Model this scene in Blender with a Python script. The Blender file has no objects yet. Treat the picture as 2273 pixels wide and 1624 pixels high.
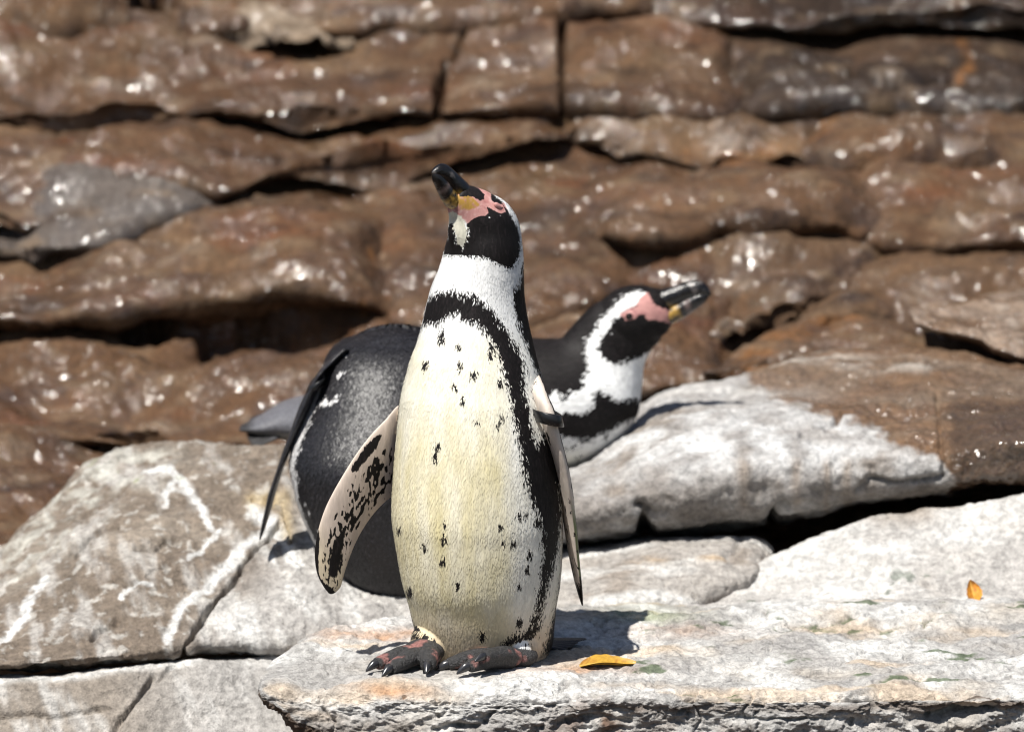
import bpy, math
import numpy as np
from mathutils import Vector

# ------------------------------------------------------------------ camera, world, sun, exposure
scene = bpy.context.scene
COL = scene.collection
PITCH = math.radians(9.0)
DIST = 6.0
P0 = np.array([0.0, 0.0, 0.363])
CAMPOS = P0 + DIST * np.array([0.0, -math.cos(PITCH), math.sin(PITCH)])
W_D, H_D = 2273.0, 1624.0                 # picture units used for measured directions
SC = 1.25 / W_D                           # metres per unit at the standing penguin
cam_d = bpy.data.cameras.new('camera')
cam = bpy.data.objects.new('camera', cam_d)
COL.objects.link(cam)
cam.location = CAMPOS.tolist()
cam.rotation_euler = (math.pi / 2 - PITCH, 0, 0)
cam_d.sensor_width = 36.0
cam_d.lens = 36.0 * DIST / 1.25
cam_d.clip_start = 0.1
cam_d.clip_end = 200.0
cam_d.dof.use_dof = True
cam_d.dof.focus_distance = 5.95
cam_d.dof.aperture_fstop = 4.5
scene.camera = cam

SUN = np.array([-0.28, -0.36, 0.89]); SUN /= np.linalg.norm(SUN)
world = bpy.data.worlds.new('World')
scene.world = world
world.use_nodes = True
wn = world.node_tree
bg = wn.nodes['Background']
sky = wn.nodes.new('ShaderNodeTexSky')
sky.sky_type = 'NISHITA'
sky.sun_disc = False
sky.sun_elevation = math.asin(SUN[2])
sky.sun_rotation = math.atan2(SUN[0], SUN[1])
wn.links.new(sky.outputs[0], bg.inputs[0])
bg.inputs[1].default_value = 0.05
sun_d = bpy.data.lights.new('sun', 'SUN')
sun_d.energy = 5.0
sun_d.angle = math.radians(0.53)
sun_d.color = (1.0, 0.965, 0.90)
sun = bpy.data.objects.new('sun', sun_d)
COL.objects.link(sun)
sun.rotation_euler = Vector(SUN.tolist()).to_track_quat('Z', 'Y').to_euler()
sun.location = (-2, -2, 5)
vs = scene.view_settings
vs.view_transform = 'Standard'
vs.look = 'None'
vs.exposure = 0.62
vs.gamma = 1.0
vs.use_curve_mapping = False
scene.render.engine = 'CYCLES'
scene.cycles.use_denoising = True
scene.cycles.max_bounces = 6
scene.cycles.filter_width = 1.2

# ------------------------------------------------------------------ helpers: directions <-> places
FWD = np.array([0.0, math.cos(PITCH), -math.sin(PITCH)])
UPV = np.array([0.0, math.sin(PITCH), math.cos(PITCH)])
RGT = np.array([1.0, 0.0, 0.0])


def ray(x, y):
    x = np.asarray(x, float); y = np.asarray(y, float)
    a = (x - W_D / 2) * SC / DIST
    b = -(y - H_D / 2) * SC / DIST
    return FWD + a[..., None] * RGT + b[..., None] * UPV


def pt(x, y, Y):
    """place at depth Y seen in direction (x, y)"""
    d = ray(x, y)
    t = (np.asarray(Y, float) - CAMPOS[1]) / d[..., 1]
    return CAMPOS + d * t[..., None]


def gp(x, y, z=0.0):
    """place at height z seen in direction (x, y)"""
    d = ray(x, y)
    t = (np.asarray(z, float) - CAMPOS[2]) / d[..., 2]
    return CAMPOS + d * t[..., None]


def proj(P):
    v = P - CAMPOS
    f = v @ FWD
    return W_D / 2 + (v @ RGT) / f * DIST / SC, H_D / 2 - (v @ UPV) / f * DIST / SC


# ------------------------------------------------------------------ helpers: noise
_RS = np.random.RandomState(5)
_PERM = np.tile(_RS.permutation(256), 3).astype(np.int32)
_G = _RS.normal(size=(256, 3))
_G = (_G / np.linalg.norm(_G, axis=1)[:, None]).astype(np.float32)
_GX, _GY, _GZ = (np.ascontiguousarray(_G[:, k]) for k in range(3))


def perlin(p, seed=0):
    i = np.floor(p)
    f = (p - i).astype(np.float32)
    i = (i.astype(np.int32) + np.array([seed * 37, seed * 101, seed * 17], np.int32)) & 255
    u = f * f * f * (f * (f * 6 - 15) + 10)
    fx, fy, fz = f[:, 0], f[:, 1], f[:, 2]
    out = 0
    for dx in (0, 1):
        wx = u[:, 0] if dx else 1 - u[:, 0]
        hx = _PERM[i[:, 0] + dx]
        for dy in (0, 1):
            wy = wx * (u[:, 1] if dy else 1 - u[:, 1])
            hy = _PERM[hx + i[:, 1] + dy]
            for dz in (0, 1):
                w = wy * (u[:, 2] if dz else 1 - u[:, 2])
                h = _PERM[hy + i[:, 2] + dz]
                out = out + w * (_GX[h] * (fx - dx) + _GY[h] * (fy - dy) + _GZ[h] * (fz - dz))
    return out * 1.6


def fbm(p, scale, octaves=4, seed=0, stretch=(1, 1, 1), gain=0.5, ridged=False):
    q = p * np.array(stretch) / scale
    a, s, tot = 1.0, 0.0, 0.0
    for o in range(octaves):
        n = perlin(q + 17.3 * o, seed + o)
        if ridged:
            n = 1 - 2 * np.abs(n)
        s = s + a * n
        tot += a
        a *= gain
        q = q * 2.03
    return s / tot


def sstep(a, b, x):
    t = np.clip((x - a) / (b - a), 0, 1)
    return t * t * (3 - 2 * t)


def lerp(a, b, t):
    return a + (b - a) * t


def mixc(c, d, t):
    return c + (np.asarray(d, float) - c) * t[:, None]


def polyline_dist(x, y, pts):
    d = np.full(x.shape, 1e9)
    for (x0, y0), (x1, y1) in zip(pts[:-1], pts[1:]):
        ex, ey = x1 - x0, y1 - y0
        t = np.clip(((x - x0) * ex + (y - y0) * ey) / (ex * ex + ey * ey + 1e-9), 0, 1)
        d = np.minimum(d, np.hypot(x - x0 - t * ex, y - y0 - t * ey))
    return d


def poly_sd(x, y, pts):
    """signed distance to a closed outline, positive inside"""
    inside = np.zeros(x.shape, bool)
    n = len(pts)
    for k in range(n):
        x0, y0 = pts[k]; x1, y1 = pts[(k + 1) % n]
        c = (y0 > y) != (y1 > y)
        with np.errstate(divide='ignore', invalid='ignore'):
            inside ^= c & (x < (x1 - x0) * (y - y0) / ((y1 - y0) if y1 != y0 else 1e-9) + x0)
    d = polyline_dist(x, y, list(pts) + [pts[0]])
    return np.where(inside, d, -d)


# ------------------------------------------------------------------ helpers: meshes
def link(name, me, mat=None, parent=None, smooth=True):
    o = bpy.data.objects.new(name, me)
    COL.objects.link(o)
    if mat:
        me.materials.append(mat)
    if smooth:
        me.polygons.foreach_set('use_smooth', np.ones(len(me.polygons), bool))
    if parent:
        o.parent = parent
    return o


def tag(o, label=None, cat=None, group=None, kind=None):
    for k, v in (('label', label), ('category', cat), ('group', group), ('kind', kind)):
        if v:
            o[k] = v
    return o


def empty(name, loc=(0, 0, 0)):
    o = bpy.data.objects.new(name, None)
    COL.objects.link(o)
    o.empty_display_size = 0.05
    o['_base'] = 1
    del o['_base']
    return o


def new_mesh(name, V, F):
    me = bpy.data.meshes.new(name)
    V = np.asarray(V, np.float32)
    F = np.asarray(F, np.int32)
    me.vertices.add(len(V))
    me.vertices.foreach_set('co', V.ravel())
    k = F.shape[1]
    me.loops.add(F.size)
    me.loops.foreach_set('vertex_index', F.ravel())
    me.polygons.add(len(F))
    me.polygons.foreach_set('loop_start', np.arange(0, F.size, k, dtype=np.int32))
    me.polygons.foreach_set('loop_total', np.full(len(F), k, dtype=np.int32))
    me.update(calc_edges=True)
    me.validate()
    return me


def set_col(me, col, name='Col'):
    a = me.attributes.new(name, 'FLOAT_COLOR', 'POINT')
    c = np.ones((len(me.vertices), 4), np.float32)
    c[:, :3] = col
    a.data.foreach_set('color', c.ravel())


def set_f(me, val, name):
    a = me.attributes.new(name, 'FLOAT', 'POINT')
    a.data.foreach_set('value', np.asarray(val, np.float32))


def grid_faces(nv, nu, wrap=False):
    i = np.arange(nv - 1)[:, None]
    j = np.arange(nu if wrap else nu - 1)[None, :]
    j2 = (j + 1) % nu
    return np.stack([i * nu + j, i * nu + j2, (i + 1) * nu + j2, (i + 1) * nu + j], -1).reshape(-1, 4)


def catmull(P, t):
    """P (n, k) control values, t in [0, n-1]"""
    n = len(P)
    i = np.clip(np.floor(t).astype(int), 0, n - 2)
    f = (t - i)[:, None]
    p0 = P[np.clip(i - 1, 0, n - 1)]; p1 = P[i]; p2 = P[i + 1]; p3 = P[np.clip(i + 2, 0, n - 1)]
    m1 = (p2 - p0) * 0.5; m2 = (p3 - p1) * 0.5
    f2, f3 = f * f, f * f * f
    return (2 * f3 - 3 * f2 + 1) * p1 + (f3 - 2 * f2 + f) * m1 + (-2 * f3 + 3 * f2) * p2 + (f3 - f2) * m2


def resample(P, n):
    """even spacing along a curve of 3D points"""
    P = np.asarray(P, float)
    dense = catmull(P, np.linspace(0, len(P) - 1, 40 * len(P)))
    s = np.concatenate([[0], np.cumsum(np.linalg.norm(np.diff(dense, axis=0), axis=1))])
    q = np.linspace(0, s[-1], n)
    return np.stack([np.interp(q, s, dense[:, k]) for k in range(dense.shape[1])], 1)


def grid_normals(G):
    du = np.gradient(G, axis=1)
    dv = np.gradient(G, axis=0)
    n = np.cross(dv, du)
    n /= np.linalg.norm(n, axis=2)[:, :, None] + 1e-12
    return n


# ------------------------------------------------------------------ materials
def mat_new(name):
    m = bpy.data.materials.new(name)
    m.use_nodes = True
    nt = m.node_tree
    return m, nt, nt.nodes['Principled BSDF']


def nd(nt, t, **kw):
    n = nt.nodes.new(t)
    for k, v in kw.items():
        setattr(n, k, v)
    return n


def mmath(nt, op, a, b=None, clamp=False):
    n = nd(nt, 'ShaderNodeMath', operation=op, use_clamp=clamp)
    for s, v in ((0, a), (1, b)):
        if v is None:
            continue
        if isinstance(v, (int, float)):
            n.inputs[s].default_value = v
        else:
            nt.links.new(v, n.inputs[s])
    return n.outputs[0]


def mnoise(nt, vec, scale, detail=4, rough=0.6):
    n = nd(nt, 'ShaderNodeTexNoise')
    n.inputs['Scale'].default_value = scale
    n.inputs['Detail'].default_value = detail
    n.inputs['Roughness'].default_value = rough
    nt.links.new(vec, n.inputs['Vector'])
    return n.outputs[0]


def mrange(nt, v, a, b, c, d):
    n = nd(nt, 'ShaderNodeMapRange')
    n.interpolation_type = 'SMOOTHSTEP'
    for k, x in zip(('From Min', 'From Max', 'To Min', 'To Max'), (a, b, c, d)):
        n.inputs[k].default_value = x
    nt.links.new(v, n.inputs[0])
    return n.outputs[0]


def rock_material(name, spark=0.0):
    m, nt, b = mat_new(name)
    tc = nd(nt, 'ShaderNodeTexCoord').outputs['Object']
    at = nd(nt, 'ShaderNodeAttribute', attribute_name='Col')
    wet = nd(nt, 'ShaderNodeAttribute', attribute_name='wet').outputs['Fac']
    n1 = mnoise(nt, tc, 95, 6, 0.68)
    n2 = mnoise(nt, tc, 420, 3, 0.6)
    n3 = mnoise(nt, tc, 22, 5, 0.62)
    v = mmath(nt, 'ADD', mrange(nt, n1, 0.28, 0.72, 0.64, 1.27), mrange(nt, n2, 0.3, 0.7, -0.13, 0.13))
    v = mmath(nt, 'MULTIPLY', v, mrange(nt, n3, 0.3, 0.7, 0.86, 1.12))
    mul = nd(nt, 'ShaderNodeMix', data_type='RGBA', blend_type='MULTIPLY')
    mul.inputs[0].default_value = 1.0
    nt.links.new(at.outputs['Color'], mul.inputs[6])
    comb = nd(nt, 'ShaderNodeCombineColor')
    for k in range(3):
        nt.links.new(v, comb.inputs[k])
    nt.links.new(comb.outputs[0], mul.inputs[7])
    nt.links.new(mul.outputs[2], b.inputs['Base Color'])
    wn_ = mrange(nt, mnoise(nt, tc, 13, 3, 0.55), 0.42, 0.60, 0.25, 1.0)
    w = mmath(nt, 'MULTIPLY', wet, wn_)
    nt.links.new(mrange(nt, w, 0.0, 0.8, 0.85, 0.42), b.inputs['Roughness'])
    b.inputs['Specular IOR Level'].default_value = 0.3
    nt.links.new(mrange(nt, w, 0.05, 0.4, 0.0, 1.0), b.inputs['Coat Weight'])
    b.inputs['Coat Roughness'].default_value = 0.12
    b.inputs['Coat IOR'].default_value = 1.5
    cb = nd(nt, 'ShaderNodeBump')
    cb.inputs['Distance'].default_value = 1.0
    cb.inputs['Strength'].default_value = 1.0
    patchy = mrange(nt, mnoise(nt, tc, 9, 3, 0.6), 0.40, 0.62, 0.35, 1.3)
    rip = mmath(nt, 'ADD', mmath(nt, 'MULTIPLY', mnoise(nt, tc, 70, 2, 0.5), 0.0095), mmath(nt, 'MULTIPLY', mnoise(nt, tc, 150, 1, 0.5), 0.0035))
    nt.links.new(mmath(nt, 'ADD', mmath(nt, 'MULTIPLY', rip, patchy), mmath(nt, 'MULTIPLY', mnoise(nt, tc, 17, 2, 0.5), 0.016)), cb.inputs['Height'])
    nt.links.new(cb.outputs[0], b.inputs['Coat Normal'])
    # relief: rough grain when dry, rippled water film when wet
    bump = nd(nt, 'ShaderNodeBump')
    if spark:
        h = mmath(nt, 'ADD', mmath(nt, 'MULTIPLY', n1, 0.005), mmath(nt, 'MULTIPLY', mnoise(nt, tc, 36, 2, 0.5), spark))
    else:
        h = mmath(nt, 'ADD', mmath(nt, 'MULTIPLY', n1, 0.0105), mmath(nt, 'MULTIPLY', n2, 0.0024))
    nt.links.new(h, bump.inputs['Height'])
    bump.inputs['Strength'].default_value = 0.75
    bump.inputs['Distance'].default_value = 1.0 if not spark else 1.0
    nt.links.new(bump.outputs[0], b.inputs['Normal'])
    return m


ROCK = rock_material('rock')
WETROCK = rock_material('wet_rock', 0.009)


def feather_material(name, black=(0.007, 0.0055, 0.0055), stretch=(1, 1, 0.22), edge=4.5, sheen=0.25, flecks=0.0, scales=0.0):
    m, nt, b = mat_new(name)
    tc = nd(nt, 'ShaderNodeTexCoord').outputs['Object']
    mp = nd(nt, 'ShaderNodeMapping')
    nt.links.new(tc, mp.inputs['Vector'])
    mp.inputs['Scale'].default_value = stretch
    col = nd(nt, 'ShaderNodeAttribute', attribute_name='Col').outputs['Color']
    sd = nd(nt, 'ShaderNodeAttribute', attribute_name='sdb').outputs['Fac']
    n1 = mnoise(nt, mp.outputs[0], 330, 3, 0.6)
    n2 = mnoise(nt, mp.outputs[0], 110, 2, 0.5)
    n3 = mnoise(nt, mp.outputs[0], 700, 2, 0.6)
    e = mmath(nt, 'ADD', sd, mmath(nt, 'MULTIPLY', mmath(nt, 'SUBTRACT', n1, 0.5), edge * 1.7))
    e = mmath(nt, 'ADD', e, mmath(nt, 'MULTIPLY', mmath(nt, 'SUBTRACT', n2, 0.5), edge * 0.9))
    fac = mrange(nt, e, -0.5, 0.5, 0, 1)
    shade = mmath(nt, 'ADD', mrange(nt, n1, 0.25, 0.75, 0.91, 1.06), mrange(nt, n2, 0.3, 0.7, -0.06, 0.05))
    mul = nd(nt, 'ShaderNodeMix', data_type='RGBA', blend_type='MULTIPLY')
    mul.inputs[0].default_value = 1.0
    nt.links.new(col, mul.inputs[6])
    comb = nd(nt, 'ShaderNodeCombineColor')
    for k in range(3):
        nt.links.new(shade, comb.inputs[k])
    nt.links.new(comb.outputs[0], mul.inputs[7])
    # dark plumage with slightly paler feather tips
    dk = nd(nt, 'ShaderNodeMix', data_type='RGBA')
    dk.inputs[6].default_value = (*black, 1)
    dk.inputs[7].default_value = (black[0] * 3.2, black[1] * 3.1, black[2] * 3.2, 1)
    nt.links.new(mrange(nt, n1, 0.48, 0.78, 0.0, 1.0), dk.inputs[0])
    mx = nd(nt, 'ShaderNodeMix', data_type='RGBA')
    nt.links.new(fac, mx.inputs[0])
    nt.links.new(mul.outputs[2], mx.inputs[6])
    nt.links.new(dk.outputs[2], mx.inputs[7])
    nt.links.new(mx.outputs[2], b.inputs['Base Color'])
    b.inputs['Roughness'].default_value = 0.62 if not scales else 0.42
    b.inputs['Specular IOR Level'].default_value = 0.22 if not scales else 0.4
    b.inputs['Sheen Weight'].default_value = 0.0
    b.inputs['Sheen Roughness'].default_value = 0.5
    bump = nd(nt, 'ShaderNodeBump')
    h = mmath(nt, 'ADD', mmath(nt, 'MULTIPLY', n1, 0.0005), mmath(nt, 'MULTIPLY', n2, 0.0006))
    if scales:
        vo = nd(nt, 'ShaderNodeTexVoronoi')
        vo.inputs['Scale'].default_value = 400
        nt.links.new(mp.outputs[0], vo.inputs['Vector'])
        h = mmath(nt, 'ADD', h, mmath(nt, 'MULTIPLY', vo.outputs['Distance'], -scales))
    nt.links.new(h, bump.inputs['Height'])
    bump.inputs['Strength'].default_value = 0.8
    bump.inputs['Distance'].default_value = 1.0
    nt.links.new(bump.outputs[0], b.inputs['Normal'])
    return m


def simple_material(name, col, rough=0.5, spec=0.5, noise=0.25, nscale=200, bump=0.0, attr=False):
    m, nt, b = mat_new(name)
    tc = nd(nt, 'ShaderNodeTexCoord').outputs['Object']
    n = mnoise(nt, tc, nscale, 4, 0.6)
    v = mrange(nt, n, 0.25, 0.75, 1 - noise, 1 + noise)
    comb = nd(nt, 'ShaderNodeCombineColor')
    for k in range(3):
        nt.links.new(v, comb.inputs[k])
    mul = nd(nt, 'ShaderNodeMix', data_type='RGBA', blend_type='MULTIPLY')
    mul.inputs[0].default_value = 1.0
    if attr:
        nt.links.new(nd(nt, 'ShaderNodeAttribute', attribute_name='Col').outputs['Color'], mul.inputs[6])
    else:
        mul.inputs[6].default_value = (*col, 1)
    nt.links.new(comb.outputs[0], mul.inputs[7])
    nt.links.new(mul.outputs[2], b.inputs['Base Color'])
    b.inputs['Roughness'].default_value = rough
    b.inputs['Specular IOR Level'].default_value = spec
    if bump:
        bp = nd(nt, 'ShaderNodeBump')
        bp.inputs['Distance'].default_value = 1.0
        nt.links.new(mmath(nt, 'MULTIPLY', n, bump), bp.inputs['Height'])
        nt.links.new(bp.outputs[0], b.inputs['Normal'])
    return m


FEATHER = feather_material('plumage')
FEATHER_B = feather_material('plumage_lying', stretch=(0.35, 1, 0.8), edge=3.5)
FEATHER_C = feather_material('plumage_back', black=(0.013, 0.0125, 0.0145), stretch=(1, 1, 0.7), edge=2.0, scales=0.0002)
BEAK = simple_material('beak_horn', (0.02, 0.018, 0.018), 0.22, 0.5, 0.5, 150, 0.0012, attr=True)
FOOT = simple_material('foot_skin', (0.03, 0.03, 0.03), 0.5, 0.5, 0.5, 330, 0.0042, attr=True)
CLAW = simple_material('claw_horn', (0.025, 0.025, 0.028), 0.25, 0.6, 0.25, 150)
BAND = simple_material('band_plastic', (0.008, 0.008, 0.009), 0.35, 0.5, 0.1, 80)
EYE = simple_material('eye_dark', (0.012, 0.006, 0.004), 0.08, 0.6, 0.1, 80)
LID = simple_material('eyelid_skin', (0.48, 0.24, 0.22), 0.5, 0.4, 0.2, 400, 0.0006)
TAILM = simple_material('tail_feathers', (0.022, 0.021, 0.022), 0.5, 0.4, 0.4, 300, 0.0008, attr=True)


# ------------------------------------------------------------------ rocks
def rock(name, rails, nu, nv, paint, mat=ROCK, disp=(), cracks=(), pits=0.0, ends=(0, 0), label=None, cat='rock',
         kind=None, parent=None, strata=0.0, weights=None, seed=0, group=None, calm=(), endw=.12, rough=None):
    """surface through a set of rails of 3D points (back to front), displaced by noise, cut by cracks"""
    R = np.stack([resample(r, nu) for r in rails])                # (nr, nu, 3)
    nr = len(R)
    if weights is None:
        d = np.linalg.norm(np.diff(R, axis=0), axis=2).mean(1) + 0.015
    else:
        d = np.asarray(weights, float)
    s = np.concatenate([[0], np.cumsum(d)])
    t = np.interp(np.linspace(0, s[-1], nv), s, np.arange(nr))
    G = catmull(R.reshape(nr, -1), t).reshape(nv, nu, 3)
    u = np.linspace(0, 1, nu)
    for side, amt in ((0, ends[0]), (1, ends[1])):
        if amt:
            q = np.clip(1 - (u if side == 0 else 1 - u) / endw, 0, 1)
            fall = q * q * (3 - 2 * q)
            G[:, :, 1] += amt * fall[None, :]
            G[:, :, 2] -= amt * 0.35 * fall[None, :]
    N = grid_normals(G).reshape(-1, 3)
    P = G.reshape(-1, 3)
    px, py = proj(P)
    D = np.zeros(len(P))
    for amp, scale, octv, sd, st in disp:
        D += amp * fbm(P, scale, octv, sd + seed, st)
    if strata:
        ww = fbm(P, 0.35, 2, 91 + seed) * 0.05
        zz = (P[:, 2] + ww) / 0.035
        D += strata * (np.abs((zz % 1) - 0.5) * 2 - 0.5) * (0.4 + 0.6 * sstep(-0.2, 0.3, fbm(P, 0.15, 2, 33 + seed)))
    if pits:
        n = fbm(P, 0.012, 3, 51 + seed)
        big = sstep(-0.1, 0.35, fbm(P, 0.09, 2, 57 + seed))
        D -= pits * sstep(0.18, 0.5, n) * (0.25 + 0.75 * big)
    jx = px + 9 * fbm(P, 0.03, 3, 71) ; jy = py + 9 * fbm(P, 0.03, 3, 77)
    if rough:
        zone = sstep(rough[0], rough[1], py + 14 * fbm(P, .08, 2, 63))
        D += zone * rough[2] * (fbm(P, .03, 5, 61, (.7, 1, 1.3), .6) + .5 * fbm(P, .02, 4, 62, (.6, 1, 1.4), .6, True) - .3)
    cm = np.zeros(len(P))
    for pts, w, dep in cracks:
        dd = polyline_dist(jx, jy, pts)
        ww = w * (0.6 + 0.8 * sstep(-0.5, 0.5, fbm(P, 0.05, 2, 83)))
        g = np.exp(-(dd / ww) ** 2)
        D -= dep * g
        cm = np.maximum(cm, g)
    for cx_, cy_, rx_, ry_ in calm:
        D *= 1 - .88 * np.exp(-(((px - cx_) / rx_) ** 2 + ((py - cy_) / ry_) ** 2) ** 2)
    P = P + N * D[:, None]
    me = new_mesh(name, P, grid_faces(nv, nu))
    col, wet = paint(P, N, px, py, D)
    set_col(me, np.clip(col * .86, 0.004, 0.9))
    set_f(me, np.clip(wet, 0, 1), 'wet')
    o = link(name, me, mat, parent)
    tag(o, label, cat if (label and not kind) else None, group, kind)
    return o


def rl(pts, Y=None):
    """rail from (x, y, Y) or (x, y) with one depth"""
    a = np.array([p if len(p) == 3 else (p[0], p[1], Y) for p in pts], float)
    return pt(a[:, 0], a[:, 1], a[:, 2])


def rg(pts, z=0.0):
    a = np.array([p if len(p) == 3 else (p[0], p[1], z) for p in pts], float)
    return gp(a[:, 0], a[:, 1], a[:, 2])


GREY = np.array([0.40, 0.385, 0.37])
TAN = np.array([0.245, 0.195, 0.152])
WHITE = np.array([0.72, 0.71, 0.69])
BROWN = np.array([0.175, 0.100, 0.055])
OCHRE = np.array([0.30, 0.13, 0.04])


# --- ledge under the standing penguin
def paint_ledge(P, N, px, py, D):
    n = len(P)
    c = np.tile(GREY, (n, 1))
    c = mixc(c, [0.52, 0.47, 0.41], sstep(0.0, 0.5, fbm(P, 0.16, 3, 3)) * 0.8)
    w = sstep(-0.12, 0.3, fbm(P, 0.07, 4, 8, (0.7, 0.35, 1.6)))
    top = sstep(0.3, 0.8, N[:, 2])
    c = mixc(c, WHITE, w * lerp(0.45, 0.85, top))
    # warm mineral stain on the tread right of the bird and around the hollow
    c = mixc(c, [0.60, 0.47, 0.34], sstep(0.05, 0.4, fbm(P, 0.11, 3, 21, (0.5, 1, 1))) * top * 0.7)
    for cx, cy, rx, ry, a in ((830, 1410, 130, 14, 0.8), (870, 1530, 80, 14, 0.75), (1270, 1487, 130, 9, 0.7), (1000, 1400, 150, 12, 0.4),
                              (1500, 1400, 160, 16, 0.3)):
        q = np.exp(-(((px - cx) / rx) ** 2 + ((py - cy) / ry) ** 2))
        c = mixc(c, [0.56, 0.30, 0.15], q * a * (0.5 + 0.5 * sstep(-0.3, 0.3, fbm(P, 0.03, 3, 5))))
    # algae specks in the wet seams of the tread
    g = sstep(0.30, 0.42, fbm(P, 0.045, 4, 14, (0.45, 1, 1))) * top * sstep(1280, 1420, px)
    for pts in (((1700, 1350), (1760, 1380), (1850, 1375), (1900, 1365)), ((1720, 1395), (1980, 1400), (2100, 1380)), ((1410, 1405), (1450, 1402)),
                ((1930, 1412), (1960, 1410))):
        g = np.maximum(g, np.exp(-(polyline_dist(px, py, pts) / 4.5) ** 2) * sstep(0.0, 0.2, fbm(P, 0.02, 3, 15)))
    c = mixc(c, [0.06, 0.10, 0.035], g * 0.8)
    q = np.exp(-(((px - 1440) / 95) ** 2 + ((py - 1362) / 16) ** 2))
    c = mixc(c, [0.34, 0.37, 0.22], q * 0.75)
    # brown weathering low on the front face
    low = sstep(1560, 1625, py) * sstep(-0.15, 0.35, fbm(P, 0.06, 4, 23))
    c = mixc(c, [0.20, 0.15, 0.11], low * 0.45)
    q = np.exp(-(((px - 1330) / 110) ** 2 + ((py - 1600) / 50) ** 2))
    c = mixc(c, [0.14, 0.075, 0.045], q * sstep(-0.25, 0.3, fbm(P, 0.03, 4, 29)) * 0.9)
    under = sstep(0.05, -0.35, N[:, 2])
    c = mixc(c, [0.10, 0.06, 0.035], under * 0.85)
    wet = np.exp(-(((px - 1440) / 85) ** 2 + ((py - 1362) / 14) ** 2)) * 0.8
    return c, wet


def zz(x, y, Y):
    return float(pt(x, y, Y)[2])


ledge_rails = [
    rg([(628, 1470, -.06), (690, 1450, -.12), (760, 1415, -.14), (900, 1385, -.12), (1300, 1360, -.10), (1700, 1345, -.10), (2273, 1338, -.08), (2800, 1335, -.08)]),
    rg([(611, 1462, zz(611, 1462, .035)), (640, 1446, -.002), (725, 1405, 0), (900, 1374, 0), (1300, 1350, .002), (1700, 1340, .006), (2273, 1330, .01), (2800, 1325, .01)]),
    rg([(598, 1474, zz(598, 1474, .0)), (650, 1458, 0), (770, 1436, 0), (900, 1418, 0), (1300, 1405, 0), (1700, 1400, .002), (2273, 1395, .004), (2800, 1395, .004)]),
    rg([(586, 1490, zz(586, 1490, -.045)), (628, 1486, -.003), (760, 1470, 0), (900, 1470, .003), (1080, 1470, .004), (1300, 1466, 0), (1700, 1466, 0), (2273, 1460, 0), (2800, 1460, 0)]),
    rg([(579, 1502, zz(579, 1502, -.072)), (615, 1505, zz(615, 1505, -.11)), (740, 1506, -.006), (860, 1506, .004), (960, 1504, .004), (1150, 1512, .003), (1300, 1508, -.004), (1700, 1512, -.006), (2273, 1500, -.006), (2800, 1500, -.006)]),
    rl([(577, 1511, -.090), (606, 1524, -.135), (740, 1538, -.145), (870, 1542, -.178), (960, 1540, -.175), (1150, 1548, -.182), (1300, 1546, -.178), (1700, 1546, -.182), (2273, 1540, -.172), (2800, 1540, -.17)]),
    rl([(578, 1528, -.105), (606, 1550, -.155), (720, 1576, -.165), (900, 1582, -.186), (1150, 1588, -.189), (1300, 1582, -.185), (1700, 1585, -.189), (2273, 1578, -.179), (2800, 1580, -.176)]),
    rl([(585, 1545, -.098), (624, 1582, -.15), (700, 1630, -.165), (900, 1665, -.178), (1150, 1680, -.178), (1700, 1680, -.178), (2273, 1680, -.168), (2800, 1680, -.165)]),
    rl([(600, 1550, -.04), (650, 1590, -.05), (710, 1640, -.06), (900, 1690, -.06), (1150, 1700, -.06), (1700, 1700, -.06), (2273, 1700, -.06), (2800, 1700, -.06)]),
    rl([(650, 1600, .02), (680, 1650, .02), (740, 1700, .02), (900, 1760, .02), (1150, 1770, .02), (1700, 1770, .02), (2273, 1770, .02), (2800, 1770, .02)]),
]
ledge_disp = [(.012, .16, 3, 1, (1, 1, 1)), (.0085, .045, 4, 2, (.8, 1, 1.5)), (.0048, .015, 4, 4, (1, 1, 1.3))]
ledge_cracks = [
    (((1700, 1350), (1740, 1372), (1800, 1382), (1870, 1372), (1905, 1362)), 4, .006),
    (((1500, 1330), (1600, 1345), (1700, 1348)), 3, .004),
    (((1790, 1500), (1850, 1480), (1930, 1440)), 3.5, .006),
    (((1560, 1506), (1680, 1500), (1800, 1494)), 2.5, .004),
    (((1240, 1605), (1300, 1590), (1400, 1596)), 6, .007), (((1640, 1588), (1700, 1600), (1790, 1590)), 5, .007),
    (((1830, 1545), (1900, 1560), (2000, 1540), (2150, 1535), (2273, 1545)), 6, .010),
    (((2060, 1590), (2120, 1580), (2200, 1572)), 12, .026),
    (((1655, 1515), (1676, 1545), (1650, 1578), (1668, 1624)), 3, .005),
    (((1552, 1530), (1535, 1560), (1556, 1590), (1540, 1624)), 2.5, .004),
    (((720, 1575), (745, 1600), (735, 1624)), 4, .007),
    (((960, 1618), (1010, 1606), (1060, 1614)), 7, .010),
    
    (((1175, 1555), (1220, 1565), (1290, 1558)), 6, .006),
]
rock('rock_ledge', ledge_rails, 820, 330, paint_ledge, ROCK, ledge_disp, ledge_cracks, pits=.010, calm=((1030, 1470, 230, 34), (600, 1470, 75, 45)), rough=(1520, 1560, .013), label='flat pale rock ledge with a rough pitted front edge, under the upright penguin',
     weights=[.5, 1.3, 1.3, 1.1, 1.0, 1.3, 1.2, .6, .4])


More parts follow.
